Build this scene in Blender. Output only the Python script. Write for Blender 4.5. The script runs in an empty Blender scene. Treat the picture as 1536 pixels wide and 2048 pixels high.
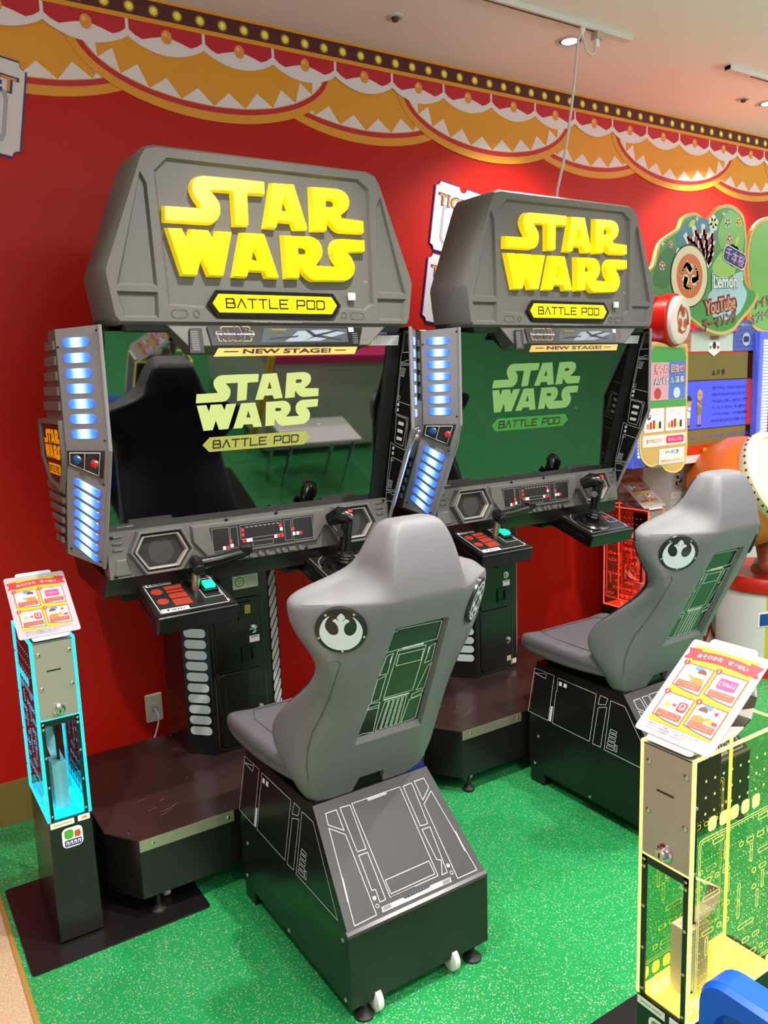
import bpy, bmesh, math, random
from mathutils import Vector, Matrix
from mathutils.geometry import tessellate_polygon
random.seed(7)
SC = bpy.context.scene
COL = SC.collection
R = math.radians

# ---------------------------------------------------------------- camera
cam_d = bpy.data.cameras.new('camera')
cam_d.sensor_fit = 'HORIZONTAL'; cam_d.sensor_width = 36.0
cam_d.lens = 1627.8 / 1536.0 * 36.0
cam_d.clip_start = .02
cam = bpy.data.objects.new('camera', cam_d); COL.objects.link(cam)
rt = Vector((0.83524138, -0.54885355, -0.03363955)); up = Vector((0.11678442, 0.11727638, 0.98620873)); fw = Vector((0.53733904, 0.82765091, -0.16205163))
mx = Matrix((rt, up, -fw)).transposed().to_4x4(); mx.translation = Vector((0, 0, 1.62))
cam.matrix_world = mx
SC.camera = cam

# ---------------------------------------------------------------- light
world = bpy.data.worlds.new('store_ambience'); SC.world = world; world.use_nodes = True
bg = world.node_tree.nodes['Background']
bg.inputs[0].default_value = (1.0, .96, .92, 1); bg.inputs[1].default_value = .42
SC.view_settings.view_transform = 'Standard'; SC.view_settings.look = 'None'
SC.view_settings.gamma = 1; SC.view_settings.exposure = 0.4; SC.cycles.transparent_max_bounces = 32; SC.view_settings.use_curve_mapping = False
CEIL = 3.037; WALL = 3.197
SPOT_W = 135
DOWNLIGHTS = [(2.81, 2.72), (1.20, 1.4), (2.50, 1.3), (-.2, 1.2), (4.42, 2.80), (1.3, -.4), (2.8, -.4), (4.3, 1.2)]
for (lx, ly) in DOWNLIGHTS:
    ld = bpy.data.lights.new('downlight_lamp', 'SPOT'); ld.energy = SPOT_W * {(1.20, 1.4): 1.3, (2.81, 2.72): .6}.get((lx, ly), 1); ld.spot_size = R(118); ld.spot_blend = .7; ld.shadow_soft_size = .035
    ld.color = (1, .95, .9)
    lo = bpy.data.objects.new('downlight_lamp', ld); COL.objects.link(lo); lo.location = (lx, ly, CEIL - .025)
for (lx, ly, e, s) in [(1.6, -1.2, 25, 2.0)]:  # unseen broad area lamp overhead behind the camera
    ld = bpy.data.lights.new('overhead_area_lamp', 'AREA'); ld.energy = e; ld.size = s; ld.color = (1, .96, .93)
    lo = bpy.data.objects.new('overhead_area_lamp', ld); COL.objects.link(lo); lo.location = (lx, ly, CEIL - .06)

for (lx, ly, lz, e, s) in [(1.2, -1.9, 2.0, 135, 2.4), (6.2, .4, 2.2, 115, 2.2)]:      # added uplights out of view, no real source; they brighten the ceiling
    ld = bpy.data.lights.new('added_ceiling_uplight', 'AREA'); ld.energy = e; ld.size = s; ld.color = (1, .90, .92)
    lo = bpy.data.objects.new('added_ceiling_uplight', ld); COL.objects.link(lo); lo.location = (lx, ly, lz); lo.rotation_euler = (math.pi, 0, 0)

# ---------------------------------------------------------------- materials
def lin(c):
    if isinstance(c, str):
        c = [int(c[i:i + 2], 16) / 255 for i in (0, 2, 4)]
        c = [x / 12.92 if x < .04045 else ((x + .055) / 1.055) ** 2.4 for x in c]
    return (c[0], c[1], c[2], 1)
MATS = {}
def M(name, col='808080', rough=.5, metal=0, emis=None, es=0, ior=None, bump=0, bscale=300, coat=0):
    if name in MATS: return MATS[name]
    m = bpy.data.materials.new(name); m.use_nodes = True; MATS[name] = m
    nt = m.node_tree; b = nt.nodes['Principled BSDF']
    b.inputs['Base Color'].default_value = lin(col); b.inputs['Roughness'].default_value = rough; b.inputs['Metallic'].default_value = metal
    if ior: b.inputs['IOR'].default_value = ior
    if coat: b.inputs['Coat Weight'].default_value = coat; b.inputs['Coat Roughness'].default_value = .08
    es *= .76
    if es: b.inputs['Emission Color'].default_value = lin(emis or col); b.inputs['Emission Strength'].default_value = es
    if bump:
        tc = nt.nodes.new('ShaderNodeTexCoord'); n = nt.nodes.new('ShaderNodeTexNoise'); n.inputs['Scale'].default_value = bscale; n.inputs['Detail'].default_value = 3
        bp = nt.nodes.new('ShaderNodeBump'); bp.inputs['Strength'].default_value = bump; bp.inputs['Distance'].default_value = .002
        nt.links.new(tc.outputs['Object'], n.inputs['Vector']); nt.links.new(n.outputs['Fac'], bp.inputs['Height']); nt.links.new(bp.outputs['Normal'], b.inputs['Normal'])
    return m
def clear_mat(name, tint, gloss=.12):
    if name in MATS: return MATS[name]
    m = bpy.data.materials.new(name); m.use_nodes = True; MATS[name] = m
    nt = m.node_tree; nt.nodes.clear()
    out = nt.nodes.new('ShaderNodeOutputMaterial'); t = nt.nodes.new('ShaderNodeBsdfTransparent'); g = nt.nodes.new('ShaderNodeBsdfGlossy'); mi = nt.nodes.new('ShaderNodeMixShader'); f = nt.nodes.new('ShaderNodeLayerWeight')
    t.inputs[0].default_value = lin(tint); g.inputs['Roughness'].default_value = .03; f.inputs[0].default_value = gloss
    ge = nt.nodes.new('ShaderNodeNewGeometry'); inv = nt.nodes.new('ShaderNodeMath'); inv.operation = 'SUBTRACT'; inv.inputs[0].default_value = 1; nt.links.new(ge.outputs['Backfacing'], inv.inputs[1])
    mu = nt.nodes.new('ShaderNodeMath'); mu.operation = 'MULTIPLY'; nt.links.new(f.outputs['Fresnel'], mu.inputs[0]); nt.links.new(inv.outputs[0], mu.inputs[1])
    nt.links.new(mu.outputs[0], mi.inputs[0]); nt.links.new(t.outputs[0], mi.inputs[1]); nt.links.new(g.outputs[0], mi.inputs[2]); nt.links.new(mi.outputs[0], out.inputs[0])
    return m
def floor_mat():
    m = M('green_glitter_vinyl', '1f8a48', .32); nt = m.node_tree; b = nt.nodes['Principled BSDF']; b.inputs['IOR'].default_value = 1.45
    tc = nt.nodes.new('ShaderNodeTexCoord'); v = nt.nodes.new('ShaderNodeTexVoronoi'); v.inputs['Scale'].default_value = 260
    nt.links.new(tc.outputs['Object'], v.inputs['Vector'])
    sep = nt.nodes.new('ShaderNodeSeparateColor'); nt.links.new(v.outputs['Color'], sep.inputs[0])
    # flakes: a share of the cells, round, each tilted its own way
    th = nt.nodes.new('ShaderNodeMath'); th.operation = 'GREATER_THAN'; th.inputs[1].default_value = .74; nt.links.new(sep.outputs[0], th.inputs[0])
    dd = nt.nodes.new('ShaderNodeMath'); dd.operation = 'LESS_THAN'; dd.inputs[1].default_value = .42; nt.links.new(v.outputs['Distance'], dd.inputs[0])
    mk = nt.nodes.new('ShaderNodeMath'); mk.operation = 'MULTIPLY'; nt.links.new(th.outputs[0], mk.inputs[0]); nt.links.new(dd.outputs[0], mk.inputs[1])
    wn = nt.nodes.new('ShaderNodeTexWhiteNoise'); nt.links.new(v.outputs['Color'], wn.inputs['Vector'])
    sub = nt.nodes.new('ShaderNodeVectorMath'); sub.operation = 'SUBTRACT'; sub.inputs[1].default_value = (.5, .5, .5); nt.links.new(wn.outputs['Color'], sub.inputs[0])
    mul = nt.nodes.new('ShaderNodeVectorMath'); mul.operation = 'MULTIPLY'; mul.inputs[1].default_value = (.55, .55, 0); nt.links.new(sub.outputs[0], mul.inputs[0])
    add = nt.nodes.new('ShaderNodeVectorMath'); add.operation = 'ADD'; add.inputs[1].default_value = (0, 0, 1); nt.links.new(mul.outputs[0], add.inputs[0])
    nm = nt.nodes.new('ShaderNodeVectorMath'); nm.operation = 'NORMALIZE'; nt.links.new(add.outputs[0], nm.inputs[0])
    fl = nt.nodes.new('ShaderNodeBsdfPrincipled'); fl.inputs['Metallic'].default_value = .55; fl.inputs['Roughness'].default_value = .25
    hs = nt.nodes.new('ShaderNodeCombineColor'); hs.mode = 'HSV'; hs.inputs[1].default_value = .55; hs.inputs[2].default_value = .95
    mr = nt.nodes.new('ShaderNodeMapRange'); mr.inputs['To Min'].default_value = .1; mr.inputs['To Max'].default_value = .55; nt.links.new(sep.outputs[1], mr.inputs['Value']); nt.links.new(mr.outputs[0], hs.inputs[0])
    nt.links.new(hs.outputs[0], fl.inputs['Base Color']); nt.links.new(nm.outputs[0], fl.inputs['Normal'])
    mi = nt.nodes.new('ShaderNodeMixShader'); nt.links.new(mk.outputs[0], mi.inputs[0]); nt.links.new(b.outputs[0], mi.inputs[1]); nt.links.new(fl.outputs[0], mi.inputs[2])
    nt.links.new(mi.outputs[0], nt.nodes['Material Output'].inputs[0])
    return m
def speckle_mat(name, c1, c2, rough, scale):
    m = M(name, c1, rough); nt = m.node_tree; b = nt.nodes['Principled BSDF']
    tc = nt.nodes.new('ShaderNodeTexCoord'); n = nt.nodes.new('ShaderNodeTexNoise'); n.inputs['Scale'].default_value = scale; n.inputs['Detail'].default_value = 4
    r = nt.nodes.new('ShaderNodeValToRGB'); r.color_ramp.elements[0].color = lin(c1); r.color_ramp.elements[1].color = lin(c2); r.color_ramp.elements[0].position = .35; r.color_ramp.elements[1].position = .65
    nt.links.new(tc.outputs['Object'], n.inputs['Vector']); nt.links.new(n.outputs['Fac'], r.inputs[0]); nt.links.new(r.outputs[0], b.inputs['Base Color'])
    return m

GREY = M('grey_moulded_plastic', '5a5854', .42, bump=.25, bscale=700)
SEATG = M('seat_grey_shell', '6c6c71', .46, bump=.3, bscale=900)
VINYL = M('seat_vinyl', '5d5a60', .38, bump=.2, bscale=500)
PANEL = M('grey_panel_metal', '7a7879', .35)
BLACK = M('black_powder_coat', '161514', .24)
DARK = M('black_plastic', '0c0c0d', .25)
SATIN = M('black_satin_panel', '121314', .28)
LINE = M('silver_print', 'd4d6d8', .4)
GLOWY = M('lit_yellow_acrylic', 'f5d800', .12, emis='ffe000', es=.42, coat=.5)
PLATEY = M('lit_yellow_plate', 'f0d800', .15, emis='f2dc00', es=.45)
CHROME = M('polished_steel', 'd0d0d0', .12, metal=1)
STEEL = M('brushed_steel', 'aaa49a', .36, metal=.55)
WHITE = M('white_plastic', 'e6e4e0', .35)
PAPER = M('paper_white', 'f0eef0', .6)
RUBBER = M('rubber', '1a1a1a', .6)
RED = M('print_red', 'c8202c', .45)
BLUEB = M('blue_button', '1a4f9c', .2)
REDB = M('red_button', 'c01f2a', .2)
ORANGE = M('print_orange', 'd88a14', .5)
NAVY = M('print_navy', '232a78', .5)
YEL = M('print_yellow', 'f0dc10', .5)
GREENP = M('print_green', '4fa83a', .5)
BROWN = M('print_brown', '9a4a2a', .5)
CREAM = M('cream_plastic', 'e4d8b4', .4)
PINKP = M('print_pink', 'd6306a', .5)

# ---------------------------------------------------------------- geometry helpers
class MB:
    """collects polygons in world coordinates, builds one mesh object"""
    def __init__(s): s.v = []; s.f = []; s.m = []; s.mats = []
    def mi(s, mat):
        if mat not in s.mats: s.mats.append(mat)
        return s.mats.index(mat)
    def face(s, pts, mat):
        i = len(s.v); s.v += [tuple(p) for p in pts]; s.f.append(tuple(range(i, i + len(pts)))); s.m.append(s.mi(mat))
    def add(s, vs, fs, mat):
        i = len(s.v); s.v += [tuple(p) for p in vs]; k = s.mi(mat)
        for f in fs: s.f.append(tuple(i + j for j in f)); s.m.append(k)
    def box(s, x0, x1, y0, y1, z0, z1, mat):
        v = [(x, y, z) for z in (z0, z1) for y in (y0, y1) for x in (x0, x1)]
        s.add(v, [(0, 2, 3, 1), (4, 5, 7, 6), (0, 1, 5, 4), (2, 6, 7, 3), (0, 4, 6, 2), (1, 3, 7, 5)], mat)
    def hexa(s, b, t, mat):                       # bottom loop, top loop
        n = len(b); s.add(list(b) + list(t), [tuple(range(n))[::-1], tuple(range(n, 2 * n))] + [(i, (i + 1) % n, n + (i + 1) % n, n + i) for i in range(n)], mat)
    def poly(s, F, outer, h, mat, holes=()):
        o, ex, ey, n = F
        loops = [outer] + list(holes)
        tri = tessellate_polygon([[Vector((a, b, 0)) for a, b in l] for l in loops])
        flat = [p for l in loops for p in l]
        s.add([o + ex * a + ey * b + n * h for a, b in flat], [tuple(t) for t in tri], mat)
    def extr(s, F, outer, h0, h1, mat, holes=(), inset=0, capmat=None):
        o, ex, ey, n = F
        def ins(l, d):
            if not d: return l
            k = len(l); ar = sum(l[i][0] * l[(i + 1) % k][1] - l[(i + 1) % k][0] * l[i][1] for i in range(k)); sg = 1 if ar > 0 else -1
            r = []
            for i in range(k):
                a, b, c = Vector(l[i - 1]), Vector(l[i]), Vector(l[(i + 1) % k])
                e1 = (b - a).normalized() if (b - a).length > 1e-7 else Vector((1, 0)); e2 = (c - b).normalized() if (c - b).length > 1e-7 else e1
                n1 = Vector((-e1.y, e1.x)) * sg; n2 = Vector((-e2.y, e2.x)) * sg
                m = (n1 + n2)
                if m.length < .2: m = n1
                m = m / max(m.dot(n1), .45)
                r.append(tuple(b + m * d))
            return r
        o2 = ins(outer, inset); h2 = [ins(l, -inset) for l in holes]
        s.poly(F, o2, h1, capmat or mat, h2)
        for a, b in [(outer, o2)] + list(zip(holes, h2)):
            k = len(a)
            s.add([o + ex * p[0] + ey * p[1] + n * h0 for p in a] + [o + ex * p[0] + ey * p[1] + n * h1 for p in b], [(i, (i + 1) % k, k + (i + 1) % k, k + i) for i in range(k)], mat)
    def stroke(s, F, pts, w, h, mat, closed=True):
        o, ex, ey, n = F; k = len(pts)
        for i in range(k if closed else k - 1):
            a, b = Vector(pts[i]), Vector(pts[(i + 1) % k]); d = b - a
            if d.length < 1e-6: continue
            d.normalize(); p = Vector((-d.y, d.x)) * w / 2; a2 = a - d * w / 2; b2 = b + d * w / 2
            s.add([o + ex * q.x + ey * q.y + n * h for q in (a2 - p, b2 - p, b2 + p, a2 + p)], [(0, 1, 2, 3)], mat)
    def text(s, F, body, u, v, w=None, ht=None, h=.001, mat=None, bold=0, rot=0, center=True, shear=0):
        vs, fs = text_data(body, bold)
        if not vs: return
        x0 = min(p[0] for p in vs); x1 = max(p[0] for p in vs); y0 = min(p[1] for p in vs); y1 = max(p[1] for p in vs)
        sx = (w / (x1 - x0)) if w else None; sy = (ht / (y1 - y0)) if ht else None
        sx = sx or sy; sy = sy or sx
        cr, sr = math.cos(rot), math.sin(rot); o, ex, ey, n = F; pts = []
        for a, b in vs:
            a = (a - (x0 + x1) / 2) * sx; b = (b - (y0 + y1) / 2) * sy; a += b * shear
            if not center: a += (x1 - x0) * sx / 2
            a, b = a * cr - b * sr + u, a * sr + b * cr + v
            pts.append(o + ex * a + ey * b + n * h)
        s.add(pts, fs, mat)
    def disc(s, F, u, v, r, h, mat, n=20, ry=None, r0=0, a0=0, a1=None):
        ry = ry or r; full = a1 is None; a1 = 2 * math.pi if full else a1
        k = n if full else n + 1
        P = [(u + r * math.cos(a0 + (a1 - a0) * i / n), v + ry * math.sin(a0 + (a1 - a0) * i / n)) for i in range(k)]
        o, ex, ey, nn = F
        if not r0:
            if not full: P = [(u, v)] + P
            s.add([o + ex * a + ey * b + nn * h for a, b in P], [tuple(range(len(P)))], mat)
        else:
            Q = [(u + (a - u) * r0 / r, v + (b - v) * r0 / r) for a, b in P]
            s.add([o + ex * a + ey * b + nn * h for a, b in P + Q], [(i, (i + 1) % k, k + (i + 1) % k, k + i) for i in range(n)], mat)
    def tube(s, path, r, mat, n=10, caps=True):
        path = [Vector(p) for p in path]; vs = []; fs = []; k = len(path); last = None
        rr = r if isinstance(r, (list, tuple)) else [r] * k
        for i, p in enumerate(path):
            d = (path[min(i + 1, k - 1)] - path[max(i - 1, 0)]).normalized()
            a = (last - d * last.dot(d)) if last else (Vector((0, 0, 1)) if abs(d.z) < .9 else Vector((1, 0, 0))); a = (a - d * a.dot(d)).normalized(); last = a; b = d.cross(a)
            for j in range(n):
                t = 2 * math.pi * j / n; vs.append(p + (a * math.cos(t) + b * math.sin(t)) * rr[i])
        for i in range(k - 1):
            for j in range(n): fs.append((i * n + j, i * n + (j + 1) % n, (i + 1) * n + (j + 1) % n, (i + 1) * n + j))
        if caps: fs += [tuple(range(n))[::-1], tuple(range((k - 1) * n, k * n))]
        s.add(vs, fs, mat)
    def lathe(s, c, axis, prof, mat, n=20):      # prof: (radius, height along axis)
        c = Vector(c); ax = Vector(axis).normalized(); a = ax.orthogonal().normalized(); b = ax.cross(a); vs = []; fs = []; k = len(prof)
        for r, h in prof:
            for j in range(n):
                t = 2 * math.pi * j / n; vs.append(c + ax * h + (a * math.cos(t) + b * math.sin(t)) * r)
        for i in range(k - 1):
            for j in range(n): fs.append((i * n + j, i * n + (j + 1) % n, (i + 1) * n + (j + 1) % n, (i + 1) * n + j))
        fs += [tuple(range(n))[::-1], tuple(range((k - 1) * n, k * n))]
        s.add(vs, fs, mat)
    def build(s, name, parent=None, bevel=0, seg=2, smooth=35, sub=0, kind=None):
        me = bpy.data.meshes.new(name); off = Vector((0, 0, 0))
        q = parent
        while q is not None: off += q.location; q = q.parent
        me.from_pydata([tuple(Vector(p) - off) for p in s.v], [], s.f)
        for m in s.mats: me.materials.append(m)
        me.polygons.foreach_set('material_index', s.m)
        bm = bmesh.new(); bm.from_mesh(me)
        bmesh.ops.remove_doubles(bm, verts=bm.verts, dist=1e-5)
        bmesh.ops.recalc_face_normals(bm, faces=bm.faces)
        for f in bm.faces: f.smooth = smooth > 0
        for e in bm.edges:
            if len(e.link_faces) == 2 and e.calc_face_angle(0) > R(smooth): e.smooth = False
        bm.to_mesh(me); bm.free()
        o = bpy.data.objects.new(name, me); COL.objects.link(o); o.parent = parent
        if sub:
            d = o.modifiers.new('round', 'SUBSURF'); d.levels = sub; d.render_levels = sub
        if bevel:
            d = o.modifiers.new('edge', 'BEVEL'); d.width = bevel; d.segments = seg; d.limit_method = 'ANGLE'; d.angle_limit = R(40); d.harden_normals = True
        if kind: o['kind'] = kind
        return o
TEXTS = {}
def text_data(body, bold=0):
    key = (body, bold)
    if key not in TEXTS:
        c = bpy.data.curves.new('t', 'FONT'); c.body = body; c.size = 1; c.offset = bold; c.resolution_u = 3
        o = bpy.data.objects.new('t', c); COL.objects.link(o)
        dg = bpy.context.evaluated_depsgraph_get(); dg.update()
        me = o.evaluated_get(dg).to_mesh()
        TEXTS[key] = ([(v.co.x, v.co.y) for v in me.vertices], [tuple(p.vertices) for p in me.polygons])
        o.evaluated_get(dg).to_mesh_clear(); bpy.data.objects.remove(o); bpy.data.curves.remove(c)
    return TEXTS[key]
def FRM(o, ex, ey):
    o, ex, ey = Vector(o), Vector(ex).normalized(), Vector(ey).normalized(); return (o, ex, ey, ex.cross(ey).normalized())
def FX(o): return FRM(o, (1, 0, 0), (0, 0, 1))           # upright, facing -Y
def FT(o): return FRM(o, (1, 0, 0), (0, 1, 0))           # lying, facing up
def FL(o): return FRM(o, (0, -1, 0), (0, 0, 1))          # upright, facing -X
def thing(name, loc, label, cat, group=None, kind=None):
    o = bpy.data.objects.new(name, None); COL.objects.link(o); o.location = loc; o.empty_display_size = .1
    return tag(o, label, cat, group, kind)
def tag(o, label, cat, group=None, kind=None):
    o['label'] = label; o['category'] = cat
    if group: o['group'] = group
    if kind: o['kind'] = kind
    return o
def copy_tree(o, parent=None):
    c = o.copy(); COL.objects.link(c); c.parent = parent
    for ch in list(o.children): copy_tree(ch, c)
    return c
def rrect(u0, u1, v0, v1, r, n=5):
    P = []
    for cx, cy, a in ((u1 - r, v1 - r, 0), (u0 + r, v1 - r, 90), (u0 + r, v0 + r, 180), (u1 - r, v0 + r, 270)):
        for i in range(n + 1):
            t = R(a + 90 * i / n); P.append((cx + r * math.cos(t), cy + r * math.sin(t)))
    return P
def rect(u0, u1, v0, v1): return [(u0, v0), (u1, v0), (u1, v1), (u0, v1)]
# wide squared lettering, each glyph in a 1 x 1 cell: strokes
WIDE = {'B': [[(0, 0), (0, 1), (.8, 1), (.92, .9), (.92, .62), (.8, .52), (0, .52)], [(.8, .52), (1, .42), (1, .1), (.88, 0), (0, 0)]], 'A': [[(0, 0), (.5, 1), (1, 0)]], 'T': [[(0, 1), (1, 1)], [(.5, 1), (.5, 0)]],
        'L': [[(0, 1), (0, 0), (1, 0)]], 'E': [[(1, 1), (0, 1), (0, 0), (1, 0)], [(0, .52), (.85, .52)]], 'P': [[(0, 0), (0, 1), (.88, 1), (1, .88), (1, .5), (.88, .4), (0, .4)]],
        'O': [[(0, .1), (0, .9), (.1, 1), (.9, 1), (1, .9), (1, .1), (.9, 0), (.1, 0), (0, .1)]], 'D': [[(0, 0), (0, 1), (.8, 1), (1, .85), (1, .15), (.8, 0), (0, 0)]]}
def wide_text(mb, F, body, u0, u1, v0, v1, w, h, mat):
    n = len(body); cell = (u1 - u0) / (n + (n - 1) * .32); x = u0
    for ch in body:
        for st in WIDE.get(ch, []): mb.stroke(F, [(x + a * cell, v0 + b * (v1 - v0)) for a, b in st], w, h, mat, False)
        x += cell * (1.32 if ch != ' ' else .9)
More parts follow.
